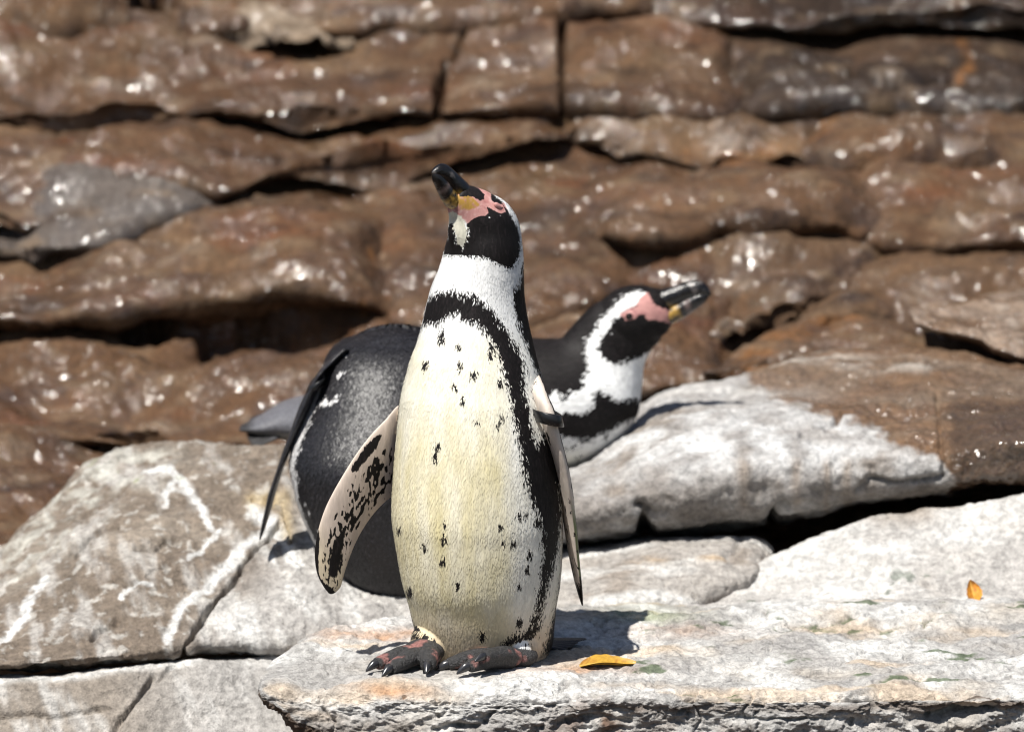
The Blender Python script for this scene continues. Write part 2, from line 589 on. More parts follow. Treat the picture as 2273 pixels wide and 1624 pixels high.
# --- big rounded boulder on the left, with the slab the bent penguin stands on
def paint_left(P, N, px, py, D):
    n = len(P)
    c = np.tile(TAN, (n, 1))
    c = c * .82
    c = mixc(c, [0.28, 0.235, 0.19], sstep(-0.1, 0.4, fbm(P, 0.13, 4, 101)))
    # paler slab right of the diagonal seam
    seam = ((px - 415) * 0.82 + (py - 1430) * 0.62)
    pale = sstep(-60, 120, seam)
    c = mixc(c, [0.47, 0.455, 0.44], pale * 0.8)
    flow = np.stack([P[:, 0] * 0.9 + P[:, 2] * 0.5, P[:, 1], P[:, 2] * 0.5 - P[:, 0] * 0.4], 1)
    w = sstep(0.02, 0.38, fbm(flow, 0.075, 4, 107, (2.2, 0.6, 0.7)))
    c = mixc(c, WHITE, w * lerp(0.42, 0.75, pale))
    c = mixc(c, [0.66, 0.64, 0.60], sstep(.16, .34, fbm(P, 0.022, 4, 109)) * .5)
    e = np.exp(-((polyline_dist(px, py, ((40, 1230), (170, 1110), (240, 1040), (330, 1010))) / 60) ** 2))
    c = mixc(c, [0.62, 0.61, 0.55], e * 0.7 * sstep(-0.2, 0.25, fbm(P, 0.04, 4, 111)))
    g = np.zeros(n)
    for pts, wd in ((((320, 1040), (375, 1045), (420, 1080), (445, 1120), (468, 1165)), 9), (((395, 1060), (370, 1090), (365, 1110)), 7),
                    (((610, 1165), (540, 1215), (480, 1270), (430, 1320), (385, 1375), (370, 1425)), 10), (((490, 1165), (450, 1210), (415, 1240)), 5),
                    (((270, 1330), (300, 1300), (330, 1300)), 5), (((560, 1130), (600, 1160), (640, 1200), (660, 1260)), 16), (((100, 1290), (40, 1370), (0, 1420)), 9)):
        dd = polyline_dist(px + 14 * fbm(P, .03, 3, 113), py + 14 * fbm(P, .03, 3, 117), pts)
        g = np.maximum(g, sstep(wd * 1.5, wd * 0.5, dd + 6 * fbm(P, .008, 3, 119)))
    c = mixc(c, [0.76, 0.755, 0.74], g * 0.85)
    c = mixc(c, [0.52, 0.40, 0.22], np.exp(-((polyline_dist(px, py, ((560, 1110), (630, 1115), (640, 1185))) / 16) ** 2)) * 0.6)
    m = sstep(0.32, 0.42, fbm(P, 0.035, 4, 121)) * np.exp(-(((px - 250) / 160) ** 2 + ((py - 1040) / 60) ** 2))
    c = mixc(c, [0.20, 0.24, 0.08], m * 0.7)
    return c, np.zeros(n)


left_rails = [
    rl([(-300, 1440, 1.0), (0, 1330, 1.0), (110, 1235, 1.05), (200, 1150, 1.1), (300, 1110, 1.12), (400, 1095, 1.12), (520, 1095, 1.12), (700, 1110, 1.1), (950, 1160, 1.0)]),
    rl([(-300, 1345, .62), (0, 1212, .66), (60, 1160, .70), (110, 1115, .73), (160, 1070, .76), (200, 1022, .78), (240, 1000, .79), (300, 983, .8), (400, 969, .8), (520, 973, .8), (610, 990, .78), (700, 1015, .74), (820, 1050, .7), (950, 1100, .66)]),
    rl([(-300, 1370, .52), (0, 1260, .56), (100, 1165, .62), (190, 1075, .68), (300, 1030, .70), (400, 1018, .70), (520, 1025, .69), (620, 1050, .66), (700, 1080, .64), (820, 1120, .6), (950, 1170, .55)]),
    rl([(-300, 1400, .38), (0, 1330, .42), (150, 1240, .48), (300, 1165, .52), (400, 1150, .53), (520, 1155, .52), (620, 1180, .5), (700, 1205, .49), (820, 1235, .47), (950, 1260, .45)]),
    rl([(-300, 1430, .26), (0, 1400, .29), (150, 1345, .33), (300, 1300, .36), (400, 1285, .38), (520, 1275, .40), (620, 1280, .40), (700, 1290, .40), (820, 1305, .40), (950, 1320, .39)]),
    rl([(-300, 1465, .19), (0, 1455, .20), (150, 1435, .22), (300, 1410, .25), (400, 1390, .28), (520, 1370, .32), (620, 1365, .33), (700, 1365, .34), (820, 1370, .34), (950, 1380, .34)]),
    rl([(-300, 1490, .17), (0, 1480, .18), (150, 1467, .19), (300, 1455, .21), (400, 1440, .24), (520, 1430, .27), (620, 1432, .28), (700, 1430, .30), (820, 1430, .31), (950, 1430, .31)]),
    rl([(-300, 1502, .25), (0, 1494, .26), (150, 1482, .27), (300, 1468, .29), (400, 1452, .31), (520, 1444, .34), (620, 1448, .35), (700, 1450, .36), (820, 1450, .36), (950, 1450, .36)]),
]
left_cracks = [
    (((620, 1160), (590, 1200), (545, 1235), (520, 1275), (490, 1310), (455, 1375), (415, 1430), (405, 1450)), 5.5, .018),
    (((165, 1240), (200, 1200), (230, 1180), (260, 1170)), 6, .020),
    (((305, 1220), (345, 1222), (370, 1205), (400, 1205)), 5, .015),
    (((205, 1420), (235, 1385), (260, 1370)), 5, .014),
    (((560, 1110), (625, 1118), (632, 1150), (650, 1190), (640, 1210)), 3, .007),
    (((60, 1330), (110, 1290), (160, 1280)), 3, .006),
    (((255, 1290), (300, 1300), (390, 1250)), 3, .004),
]
rock('boulder', left_rails, 560, 330, paint_left, ROCK, [(.022, .22, 3, 201, (1, 1, 1)), (.010, .05, 4, 202, (1, 1, 1.3)), (.0035, .013, 4, 204, (1, 1, 1))], left_cracks, pits=.003,
     label='big rounded tan boulder streaked with white droppings, beside the flat ledge', cat='boulder')


# --- block below the boulder's seam
def paint_lower(P, N, px, py, D):
    n = len(P)
    c = np.tile(np.array([0.29, 0.25, 0.21]), (n, 1))
    c = mixc(c, [0.48, 0.465, 0.45], sstep(200, 520, px) * 0.8)
    flow = np.stack([P[:, 0] * 0.9 + P[:, 2] * 0.5, P[:, 1], P[:, 2] * 0.5 - P[:, 0] * 0.4], 1)
    c = mixc(c, WHITE, sstep(0.0, 0.38, fbm(flow, 0.08, 4, 131, (2, .6, .7))) * 0.55)
    c = mixc(c, [0.74, 0.73, 0.71], np.exp(-((polyline_dist(px, py, ((0, 1506), (160, 1498), (300, 1482), (440, 1465))) / 9) ** 2)) * 0.7)
    return c, np.zeros(n)


lower_rails = [
    rl([(-300, 1508, .36), (0, 1500, .37), (150, 1488, .38), (300, 1474, .39), (440, 1458, .41), (620, 1452, .43), (800, 1460, .44)]),
    rl([(-300, 1508, .20), (0, 1501, .21), (150, 1489, .22), (300, 1476, .24), (440, 1460, .27), (620, 1455, .31), (800, 1462, .33)]),
    rl([(-300, 1520, .16), (0, 1513, .17), (150, 1502, .18), (300, 1490, .20), (440, 1475, .23), (620, 1470, .27), (800, 1480, .3)]),
    rl([(-300, 1565, .13), (0, 1560, .14), (150, 1550, .15), (300, 1540, .17), (440, 1530, .19), (620, 1530, .22), (800, 1540, .25)]),
    rl([(-300, 1620, .10), (0, 1618, .11), (150, 1612, .12), (300, 1605, .13), (440, 1600, .15), (620, 1600, .17), (800, 1610, .2)]),
    rl([(-300, 1720, .04), (0, 1720, .05), (300, 1720, .06), (620, 1720, .09), (800, 1720, .12)]),
    rl([(-300, 1900, .0), (0, 1900, .0), (300, 1900, .0), (620, 1900, .0), (800, 1900, .0)]),
]
rock('rock_block', lower_rails, 420, 150, paint_lower, ROCK, [(.012, .14, 3, 211, (1, 1, 1)), (.005, .045, 4, 212, (1, 1, 1.2)), (.002, .012, 4, 214, (1, 1, 1))],
     [(((0, 1592), (120, 1590), (240, 1578)), 4, .008), (((340, 1500), (300, 1560), (250, 1630)), 5, .012), (((380, 1480), (350, 1510), (330, 1530)), 4, .007),
      (((480, 1560), (520, 1570), (560, 1562)), 3, .004)], pits=.002,
     label='grey tan rock block below the long crack of the big left boulder')


# --- right boulder the penguin lies on
def paint_right(P, N, px, py, D):
    n = len(P)
    c = np.tile(np.array([0.36, 0.34, 0.325]), (n, 1))
    c = mixc(c, [0.25, 0.215, 0.185], sstep(0.0, 0.4, fbm(P, 0.10, 4, 141)))
    dome = np.exp(-(((px - 1560) / 420) ** 2 + ((py - 985) / 60) ** 2))
    c = mixc(c, [0.70, 0.70, 0.70], sstep(-0.25, 0.25, fbm(P, 0.06, 4, 147)) * (0.30 + 0.6 * dome))
    # vertical tan runs
    for x0, wd in ((1770, 12), (1835, 10), (1880, 12), (1650, 16)):
        q = np.exp(-((px - x0 + 10 * fbm(P, .03, 2, 151)) / wd) ** 2) * sstep(1000, 1040, py) * sstep(1150, 1110, py)
        c = mixc(c, [0.30, 0.24, 0.19], q * 0.75)
    c = mixc(c, [0.22, 0.195, 0.175], sstep(1030, 1100, py) * sstep(-.35, .2, fbm(P, .07, 3, 149)) * .7)  # steep lower face gets less sun, painted in as darker grey
    # wet brown part at the right and along the back
    jx = px + 46 * fbm(P, .05, 5, 153, gain=.62); jy = py + 36 * fbm(P, .05, 5, 157, gain=.62)
    sdw = poly_sd(jx, jy, [(1600, 780), (1700, 870), (1800, 905), (1850, 930), (1930, 945), (2000, 990), (2060, 1020), (2100, 1070), (2120, 1200), (2900, 1300), (2900, 600), (1600, 600)])
    wetm = sstep(-8, 10, sdw)
    br = mixc(np.tile(BROWN * 0.95, (n, 1)), [0.20, 0.14, 0.095], sstep(-0.2, 0.4, fbm(P, 0.08, 4, 161, (0.4, 1, 1.6))))
    br = mixc(br, [0.055, 0.03, 0.016], sstep(2085, 2125, jx) * sstep(860, 905, jy) * 0.75)
    c = c * (1 - wetm[:, None]) + br * wetm[:, None]
    m2 = np.exp(-(((px - 1560) / 200) ** 2 + ((py - 868) / 22) ** 2)) * sstep(-0.2, 0.2, fbm(P, .05, 4, 163, (0.4, 1, 1)))
    c = mixc(c, [0.66, 0.64, 0.61], m2 * 0.8)
    m3 = np.exp(-((polyline_dist(px, py, ((1690, 812), (1800, 790), (1950, 800), (2050, 812))) / 16) ** 2)) * sstep(-0.1, 0.25, fbm(P, .04, 4, 165, (0.25, 1, 1)))
    c = mixc(c, [0.60, 0.54, 0.47], m3 * 0.8)
    wet = wetm * (0.45 + 0.45 * sstep(2085, 2125, jx))
    return c, wet


right_rails = [
    rl([(1050, 960, 1.25), (1290, 930, 1.3), (1420, 930, 1.35), (1600, 900, 1.4), (1800, 870, 1.4), (2000, 850, 1.4), (2273, 870, 1.4), (2800, 930, 1.4)]),
    rl([(1050, 1010, .98), (1290, 950, 1.0), (1420, 890, 1.02), (1500, 866, 1.03), (1600, 848, 1.04), (1700, 826, 1.06), (1800, 790, 1.1), (1900, 775, 1.12), (2050, 775, 1.12), (2273, 800, 1.1), (2800, 860, 1.05)]),
    rl([(1050, 1060, .86), (1290, 1010, .86), (1420, 930, .86), (1500, 895, .88), (1600, 880, .9), (1700, 865, .92), (1800, 850, .93), (2000, 840, .93), (2273, 860, .9), (2800, 900, .86)]),
    rl([(1050, 1090, .70), (1290, 1040, .70), (1400, 985, .70), (1500, 945, .71), (1600, 925, .72), (1700, 920, .72), (1800, 920, .72), (1900, 925, .71), (2000, 930, .7), (2100, 925, .68), (2273, 925, .66), (2800, 950, .62)]),
    rl([(1050, 1130, .60), (1290, 1085, .60), (1400, 1045, .60), (1500, 1010, .60), (1600, 990, .60), (1800, 985, .60), (1960, 990, .59), (2100, 985, .58), (2273, 975, .56), (2800, 985, .52)]),
    rl([(1050, 1180, .54), (1290, 1140, .545), (1400, 1110, .55), (1600, 1065, .55), (1800, 1050, .56), (1960, 1045, .56), (2100, 1035, .56), (2273, 1025, .55), (2800, 1030, .54)]),
    rl([(1050, 1215, .555), (1290, 1192, .56), (1500, 1165, .57), (1720, 1137, .575), (1900, 1106, .575), (2110, 1084, .57), (2273, 1072, .56), (2800, 1072, .55)]),
    rl([(1050, 1225, .62), (1290, 1202, .63), (1500, 1178, .64), (1720, 1148, .65), (1900, 1116, .65), (2110, 1090, .65), (2273, 1078, .65), (2800, 1078, .65)]),
    rl([(1050, 1235, .85), (1290, 1210, .85), (1500, 1186, .85), (1720, 1158, .85), (1900, 1128, .85), (2110, 1100, .85), (2273, 1088, .85), (2800, 1088, .85)]),
]
rock('boulder', right_rails, 620, 260, paint_right, ROCK, [(.016, .2, 3, 221, (1, 1, 1)), (.010, .05, 4, 222, (.8, 1, 1.4)), (.0038, .013, 4, 224, (1, 1, 1))],
     [(((1420, 1120), (1440, 1145), (1430, 1180)), 18, .03), (((1700, 1165), (1725, 1135), (1740, 1120)), 10, .018), (((1830, 950), (1870, 925), (1960, 915), (2100, 905)), 5, .012),
      (((1780, 965), (1840, 945)), 4, .006), (((2080, 880), (2085, 960), (2095, 1060)), 4, .008), (((1900, 1090), (1930, 1060), (2000, 1075), (2090, 1062)), 7, .012),
      (((1845, 1030), (1850, 1060)), 5, .008)], pits=.004,
     label='long pale boulder with a wet brown right end, under the penguin lying down', cat='boulder')


# --- small rounded rock between
def paint_small(P, N, px, py, D):
    n = len(P)
    c = np.tile(np.array([0.42, 0.39, 0.36]), (n, 1))
    c = mixc(c, [0.30, 0.255, 0.215], sstep(0.0, 0.35, fbm(P, 0.09, 4, 171)) * 0.8)
    c = mixc(c, WHITE, sstep(0.0, 0.35, fbm(P, 0.07, 4, 173, (0.4, 1, 1.6))) * 0.75)
    c = mixc(c, [0.52, 0.36, 0.20], np.exp(-((py - 1245 + 20 * fbm(P, .1, 2, 175)) / 7) ** 2) * sstep(-.1, .3, fbm(P, .06, 3, 176)) * 0.6)
    return c, np.zeros(n)


small_rails = [
    rl([(1000, 1250, .85), (1300, 1215, .85), (1500, 1200, .85), (1640, 1198, .85), (1690, 1215, .8), (1712, 1240, .72)]),
    rl([(1000, 1240, .68), (1300, 1207, .66), (1500, 1193, .64), (1640, 1186, .62), (1692, 1196, .62), (1716, 1222, .6)]),
    rl([(1000, 1262, .58), (1300, 1225, .57), (1500, 1208, .56), (1640, 1202, .55), (1690, 1212, .56), (1712, 1235, .56)]),
    rl([(1000, 1300, .50), (1300, 1260, .50), (1500, 1240, .50), (1620, 1232, .50), (1680, 1236, .51), (1705, 1250, .53)]),
    rl([(1000, 1345, .42), (1300, 1310, .42), (1500, 1290, .43), (1600, 1275, .44), (1670, 1262, .47), (1700, 1264, .51)]),
    rl([(1000, 1375, .38), (1300, 1352, .38), (1500, 1340, .39), (1600, 1320, .42), (1670, 1295, .46), (1700, 1285, .5)]),
    rl([(1000, 1440, .40), (1300, 1430, .40), (1500, 1420, .41), (1600, 1400, .44), (1670, 1380, .48), (1700, 1350, .52)]),
]
rock('rounded_rock', small_rails, 330, 130, paint_small, ROCK, [(.008, .12, 3, 231, (1, 1, 1)), (.004, .04, 4, 232, (1, 1, 1)), (.002, .012, 4, 233, (1, 1, 1))],
     [(((1640, 1200), (1620, 1230), (1660, 1260)), 10, .01)], pits=.005, label='low rounded grey rock wedged between the long boulder and the flat ledge')


# --- pale sloping rock at right behind the ledge
def paint_slope(P, N, px, py, D):
    n = len(P)
    c = np.tile(np.array([0.50, 0.475, 0.45]), (n, 1))
    c = mixc(c, [0.40, 0.355, 0.31], sstep(0.0, 0.4, fbm(P, 0.12, 4, 181)) * 0.7)
    c = mixc(c, [0.33, 0.275, 0.225], sstep(1180, 1125, py) * sstep(1800, 2000, px) * 0.8)
    c = mixc(c, WHITE, sstep(-0.2, 0.3, fbm(P, 0.09, 4, 183, (0.6, 1, 1.2))) * 0.75)
    g = sstep(0.02, 0.25, fbm(P, 0.03, 4, 187)) * np.exp(-(((px - 2110) / 60) ** 2 + ((py - 1300) / 24) ** 2))
    g = np.maximum(g, sstep(0.33, 0.42, fbm(P, 0.04, 4, 189)) * sstep(1240, 1300, py) * 0.8)
    c = mixc(c, [0.05, 0.09, 0.05], g * 0.85)
    return c, np.zeros(n)


slope_rails = [
    rl([(1380, 1420, .75), (1510, 1400, .8), (1700, 1320, .85), (1950, 1230, .9), (2273, 1190, .9), (2800, 1180, .9)]),
    rl([(1380, 1364, .52), (1510, 1344, .54), (1600, 1299, .56), (1700, 1254, .58), (1800, 1208, .595), (1950, 1158, .605), (2100, 1134, .605), (2273, 1120, .60), (2800, 1104, .59)]),
    rl([(1380, 1352, .46), (1510, 1332, .48), (1600, 1287, .50), (1700, 1242, .52), (1800, 1196, .535), (1950, 1146, .545), (2100, 1122, .545), (2273, 1108, .54), (2800, 1092, .53)]),
    rl([(1380, 1356, .42), (1510, 1340, .44), (1600, 1303, .46), (1700, 1266, .48), (1800, 1226, .492), (1950, 1186, .50), (2100, 1168, .50), (2273, 1156, .50), (2800, 1146, .49)]),
    rl([(1380, 1360, .38), (1510, 1348, .40), (1600, 1325, .42), (1700, 1300, .43), (1800, 1278, .44), (1950, 1255, .445), (2100, 1245, .445), (2273, 1235, .44), (2800, 1230, .43)]),
    rl([(1380, 1364, .33), (1510, 1354, .35), (1600, 1342, .37), (1700, 1332, .38), (1800, 1325, .385), (1950, 1316, .385), (2100, 1312, .38), (2273, 1308, .37), (2800, 1300, .36)]),
    rl([(1380, 1372, .29), (1510, 1362, .30), (1600, 1356, .31), (1700, 1352, .32), (1800, 1350, .325), (1950, 1347, .325), (2100, 1346, .32), (2273, 1345, .31), (2800, 1340, .3)]),
    rl([(1380, 1420, .27), (1510, 1420, .28), (1700, 1415, .30), (2000, 1410, .30), (2273, 1405, .29), (2800, 1400, .28)]),
]
rock('sloping_rock', slope_rails, 460, 190, paint_slope, ROCK, [(.016, .18, 3, 241, (1, 1, 1)), (.009, .05, 4, 242, (.7, 1, 1.3)), (.003, .012, 4, 243, (1, 1, 1))],
     [(((1515, 1345), (1525, 1325), (1535, 1318)), 5, .008), (((2040, 1300), (2110, 1310), (2170, 1318)), 6, .006)], pits=.003,
     label='pale whitish sloping rock with a green algae patch, rising behind the flat ledge')


# --- wet brown rock face behind: a sheet plus the slabs that stand proud of it
def paint_wall(P, N, px, py, D, tint=None, wetness=0.8, seed=0):
    n = len(P)
    st = (0.45, 0.8, 1.7)
    c = np.tile(np.array([0.215, 0.130, 0.078]), (n, 1))
    c = mixc(c, [0.15, 0.083, 0.045], sstep(-0.15, 0.35, fbm(P, 0.30, 4, 301 + seed, st)))
    c = mixc(c, [0.30, 0.215, 0.15], sstep(0.0, 0.45, fbm(P, 0.16, 4, 305 + seed, st)) * 0.9)
    c = mixc(c, [0.28, 0.11, 0.045], sstep(0.12, 0.5, fbm(P, 0.13, 4, 309 + seed, st)) * 0.55)
    c = mixc(c, [0.42, 0.36, 0.32], sstep(0.22, 0.5, fbm(P, 0.09, 4, 313 + seed)) * 0.7)
    c = mixc(c, [0.075, 0.042, 0.022], sstep(0.16, 0.45, fbm(P, 0.12, 4, 317 + seed, (0.5, 1, 1.4))) * 0.85)
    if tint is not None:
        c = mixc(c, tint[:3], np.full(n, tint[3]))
    # upper right darkened: its deep shade is put into the colour
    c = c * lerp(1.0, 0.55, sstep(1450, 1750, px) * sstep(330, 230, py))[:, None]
    # orange mineral streaks
    g = np.zeros(n)
    for pts, wd in ((((825, 560), (825, 640), (815, 690), (785, 740)), 7), (((1650, 805), (1720, 745), (1800, 715), (1900, 700)), 22), (((2130, 60), (2150, 130), (2120, 200)), 12),
                    (((1530, 340), (1620, 355), (1760, 330), (1850, 300)), 20)):
        dd = polyline_dist(px + 16 * fbm(P, .06, 3, 321), py + 16 * fbm(P, .06, 3, 325), pts)
        g = np.maximum(g, sstep(wd * 1.6, wd * 0.3, dd))
    c = mixc(c, [0.45, 0.22, 0.07], g * 0.75 * sstep(-0.35, 0.2, fbm(P, .05, 3, 329)))
    c = mixc(c, [0.36, 0.29, 0.23], sstep(.08, .4, fbm(P, 0.05, 4, 341 + seed, (.5, 1, 1.3))) * .6)
    c = mixc(c, [0.06, 0.032, 0.018], sstep(.08, .4, fbm(P, 0.055, 4, 345 + seed, (.45, 1, 1.4))) * .7)
    c = c * np.array([.44, .362, .27])
    w = wetness * (0.35 + 0.65 * sstep(-0.15, 0.2, fbm(P, 0.22, 3, 333 + seed)))
    return c, w


wall = tag(empty('rock_face'), 'wet brown layered rock face rising behind the penguins', None, None, 'structure')


def YB(y):
    return 2.4 - 1.38 * np.asarray(y, float) / 1150.0


xs_all = np.linspace(-1300, 3600, 14)
sheet_rails = [
    np.stack([np.linspace(-2.2, 2.2, 14), np.full(14, 3.3), np.full(14, 1.9)], 1),
    np.stack([np.linspace(-2.2, 2.2, 14), np.full(14, 3.0), np.full(14, 1.2)], 1)]
for y in (-120, 60, 160, 260, 330, 420, 520, 620, 720, 820, 920, 1020, 1120, 1220):
    sheet_rails.append(rl([(x, y + 10 * math.sin(x * .004 + y), float(YB(y)) + 0.045) for x in xs_all]))
sheet_rails.append(np.stack([np.linspace(-1.7, 1.7, 14), np.full(14, .95), np.full(14, -.35)], 1))
sheet_rails.append(np.stack([np.linspace(-1.7, 1.7, 14), np.full(14, .1), np.full(14, -.5)], 1))
sheet_rails.append(np.stack([np.linspace(-1.7, 1.7, 14), np.full(14, -1.5), np.full(14, -.55)], 1))
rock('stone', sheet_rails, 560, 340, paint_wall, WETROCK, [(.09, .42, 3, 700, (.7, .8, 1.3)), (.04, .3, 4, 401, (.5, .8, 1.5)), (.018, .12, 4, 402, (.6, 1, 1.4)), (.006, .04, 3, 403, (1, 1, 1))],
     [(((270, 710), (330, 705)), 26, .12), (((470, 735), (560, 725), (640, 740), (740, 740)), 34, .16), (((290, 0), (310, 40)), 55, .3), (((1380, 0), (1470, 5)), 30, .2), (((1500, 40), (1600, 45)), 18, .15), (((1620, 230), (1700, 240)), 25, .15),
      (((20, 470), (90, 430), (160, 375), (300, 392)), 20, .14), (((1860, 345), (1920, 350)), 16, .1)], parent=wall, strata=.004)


def slab(top, bot, nu=170, nv=70, seed=0, proud=0.05, tint=None, wetness=0.95, ends=(.04, .04), amp=1.0, yoff=0.0, cracks=(), undercut=0.10, strong=.55):
    tx = np.array(top, float); bx = np.array(bot, float)
    rsd = np.random.RandomState(900 + seed)
    x0, x1 = tx[0, 0], tx[-1, 0]
    b0, b1 = bx[0, 0], bx[-1, 0]
    nq = max(16, int((x1 - x0) / 110))
    q = np.linspace(0, 1, nq)
    xt = x0 + (x1 - x0) * q; xb = b0 + (b1 - b0) * q
    yt = np.interp(xt, tx[:, 0], tx[:, 1]); yb = np.interp(xb, bx[:, 0], bx[:, 1])
    yb = yb + rsd.normal(size=nq) * 7 * min(1, amp); yt = yt + rsd.normal(size=nq) * 5 * min(1, amp)
    Yt = YB(yt) + yoff; Yb_ = YB(yb) + yoff
    proud = proud * .7 * strong; undercut = undercut * .55 * strong; ends = tuple(.05 if e else 0 for e in ends)
    sl_ = rsd.uniform(-40, 40, 2)
    xt = xt + np.linspace(-70, 70, nq); xb = xb + np.linspace(-70 + sl_[0], 70 + sl_[1], nq)
    endw = min(.45, 130 / (x1 - x0 + 140))
    rails = []
    for f, dy, dY in ((0, 4, .22), (0, 0, .04), (.12, 0, .0), (.40, 0, -.35 * proud), (.70, 0, -.8 * proud), (.90, 0, -proud), (1.0, 0, -.5 * proud), (1.0, 10, .3 * undercut), (1.0, 16, undercut)):
        x = lerp(xt, xb, f); y = lerp(yt, yb, f) + dy
        Y = lerp(Yt, Yb_, f) + dY
        rails.append(pt(x, y, Y))
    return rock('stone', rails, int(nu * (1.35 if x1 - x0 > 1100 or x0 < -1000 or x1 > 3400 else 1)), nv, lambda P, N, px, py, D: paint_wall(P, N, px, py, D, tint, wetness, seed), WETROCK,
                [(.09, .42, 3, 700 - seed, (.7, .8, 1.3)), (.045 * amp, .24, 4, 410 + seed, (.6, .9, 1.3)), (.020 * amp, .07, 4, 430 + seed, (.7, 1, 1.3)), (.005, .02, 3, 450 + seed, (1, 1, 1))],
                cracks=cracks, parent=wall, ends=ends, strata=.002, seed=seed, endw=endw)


slab([(-1150, -140), (190, -140)], [(-1150, 85), (60, 72), (185, 70)], 110, 50, 1, .06, ends=(0, .08))
slab([(450, -140), (560, -140)], [(450, 70), (560, 60)], 60, 50, 2, .05)
slab([(560, 8), (700, 12)], [(555, 88), (700, 92)], 60, 40, 3, .05, tint=(.62, .58, .56, .85), wetness=.5, yoff=-.05)
slab([(690, -140), (1060, -140), (1480, -140)], [(650, 72), (800, 78), (950, 48), (1055, 58), (1150, 42), (1250, 44), (1480, 28)], 220, 50, 4, .06)
slab([(1500, -140), (3500, -140)], [(1490, 30), (1640, 60), (1800, 70), (2000, 50), (3500, 40)], 220, 50, 6, .07, strong=.8, ends=(.08, 0), tint=(.07, .045, .03, .55))  # dark tint: upper right shade put into the stone colour
slab([(-1150, 95), (0, 95), (240, 90), (420, 80)], [(-1150, 285), (0, 275), (300, 250), (420, 248)], 170, 60, 7, .06, ends=(0, .08))
slab([(400, 85), (560, 92), (975, 70), (1250, 48), (1480, 40), (1640, 60)], [(400, 255), (540, 262), (700, 266), (965, 256), (1100, 250), (1242, 235), (1400, 250), (1640, 258)], 330, 70, 8, .06, strong=1.25,
     cracks=[(((990, 140), (975, 200), (968, 260)), 7, .05), (((1040, 60), (1020, 110), (985, 150)), 5, .03), (((1248, 40), (1246, 140), (1250, 240)), 6, .05)])
slab([(1650, 70), (1800, 72), (3500, 50)], [(1640, 258), (1850, 245), (3500, 245)], 220, 60, 11, .06, strong=1.25, ends=(.08, 0), tint=(.07, .045, .03, .65),  # tint carries the painted upper right shade further down
     cracks=[(((1760, 130), (1900, 190), (1990, 215), (2120, 195)), 9, .05), (((1900, 60), (1910, 120), (1890, 170)), 7, .04)])
slab([(-1150, 295), (0, 288), (160, 270)], [(-1150, 500), (0, 500), (60, 450), (165, 372)], 120, 60, 12, .06, ends=(0, .06))
slab([(165, 268), (540, 268), (900, 262), (1250, 242)], [(185, 385), (300, 392), (470, 432), (560, 428), (640, 402), (900, 362), (1010, 345), (1250, 292)], 260, 60, 13, .06, strong=1.25)
slab([(1250, 245), (1500, 262), (1830, 258)], [(1250, 300), (1400, 330), (1520, 360), (1830, 352)], 160, 40, 14, .03, tint=(.34, .25, .17, .35))
slab([(1820, 255), (3500, 250)], [(1815, 350), (1925, 385), (2100, 370), (3500, 340)], 190, 50, 15, .05, ends=(.05, 0))
slab([(-1150, 510), (40, 565), (250, 510), (460, 450), (640, 415), (830, 385)], [(-1150, 715), (0, 722), (200, 712), (330, 690), (480, 668), (570, 655), (740, 672), (840, 690)], 260, 70, 16, .07, strong=1.25, ends=(0, .05))
slab([(830, 385), (1100, 330), (1340, 340)], [(835, 690), (900, 720), (1100, 730), (1340, 640)], 150, 70, 17, .03, ends=(.06, .06), amp=.7)
slab([(1300, 345), (1520, 372), (1830, 360), (1915, 385)], [(1310, 525), (1440, 542), (1640, 512), (1800, 505), (1920, 515)], 180, 60, 18, .08, strong=1.25)
slab([(1915, 390), (2100, 378), (3500, 350)], [(1925, 560), (2100, 540), (3500, 500)], 200, 60, 19, .05, ends=(.06, 0))
slab([(-1150, 735), (0, 730), (260, 728)], [(-1150, 960), (0, 960), (250, 985)], 130, 60, 20, .05, ends=(0, .1))
slab([(250, 770), (480, 790), (760, 770), (1000, 800)], [(240, 985), (480, 1000), (760, 1010), (1000, 1030)], 200, 60, 21, .05, yoff=-.02, amp=.8)
slab([(-1150, 965), (0, 965), (250, 990), (420, 1000)], [(-1150, 1240), (0, 1240), (420, 1240)], 160, 60, 22, .05, ends=(0, .1))
slab([(1150, 650), (1340, 640), (1600, 530)], [(1150, 890), (1400, 890), (1650, 820)], 150, 70, 23, .05, amp=.7)
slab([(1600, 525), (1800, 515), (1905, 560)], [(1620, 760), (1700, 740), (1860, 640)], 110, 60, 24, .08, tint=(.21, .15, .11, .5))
# dipping slab at the right, its diagonal edge towards the pool of shade
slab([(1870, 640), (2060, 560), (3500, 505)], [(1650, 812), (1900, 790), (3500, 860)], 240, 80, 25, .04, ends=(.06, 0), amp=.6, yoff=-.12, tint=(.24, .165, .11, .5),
     cracks=[(((1830, 705), (1900, 680), (2000, 660), (2040, 655)), 7, .03)])
# slick of wet stone in the hollow at the left, sky reflection painted blue-grey
slab([(110, 425), (190, 392), (330, 396), (455, 436)], [(25, 540), (110, 562), (190, 545), (330, 478), (455, 446)], 90, 50, 26, .01, tint=(.24, .245, .29, .9), wetness=1.0, amp=.5, ends=(.02, .02), yoff=-.02)


# --- thick dark-edged slab at the far right
def paint_dark(P, N, px, py, D):
    n = len(P)
    c = np.tile(np.array([0.23, 0.165, 0.12]), (n, 1))
    c = mixc(c, [0.13, 0.075, 0.04], sstep(-.1, .3, fbm(P, .06, 4, 501)))
    c = mixc(c, [0.33, 0.27, 0.22], sstep(.1, .4, fbm(P, .05, 4, 503)) * .7)
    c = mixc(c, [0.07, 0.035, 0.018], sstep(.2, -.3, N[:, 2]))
    return c, 0.5 + 0.5 * sstep(0, .3, fbm(P, .05, 3, 507))


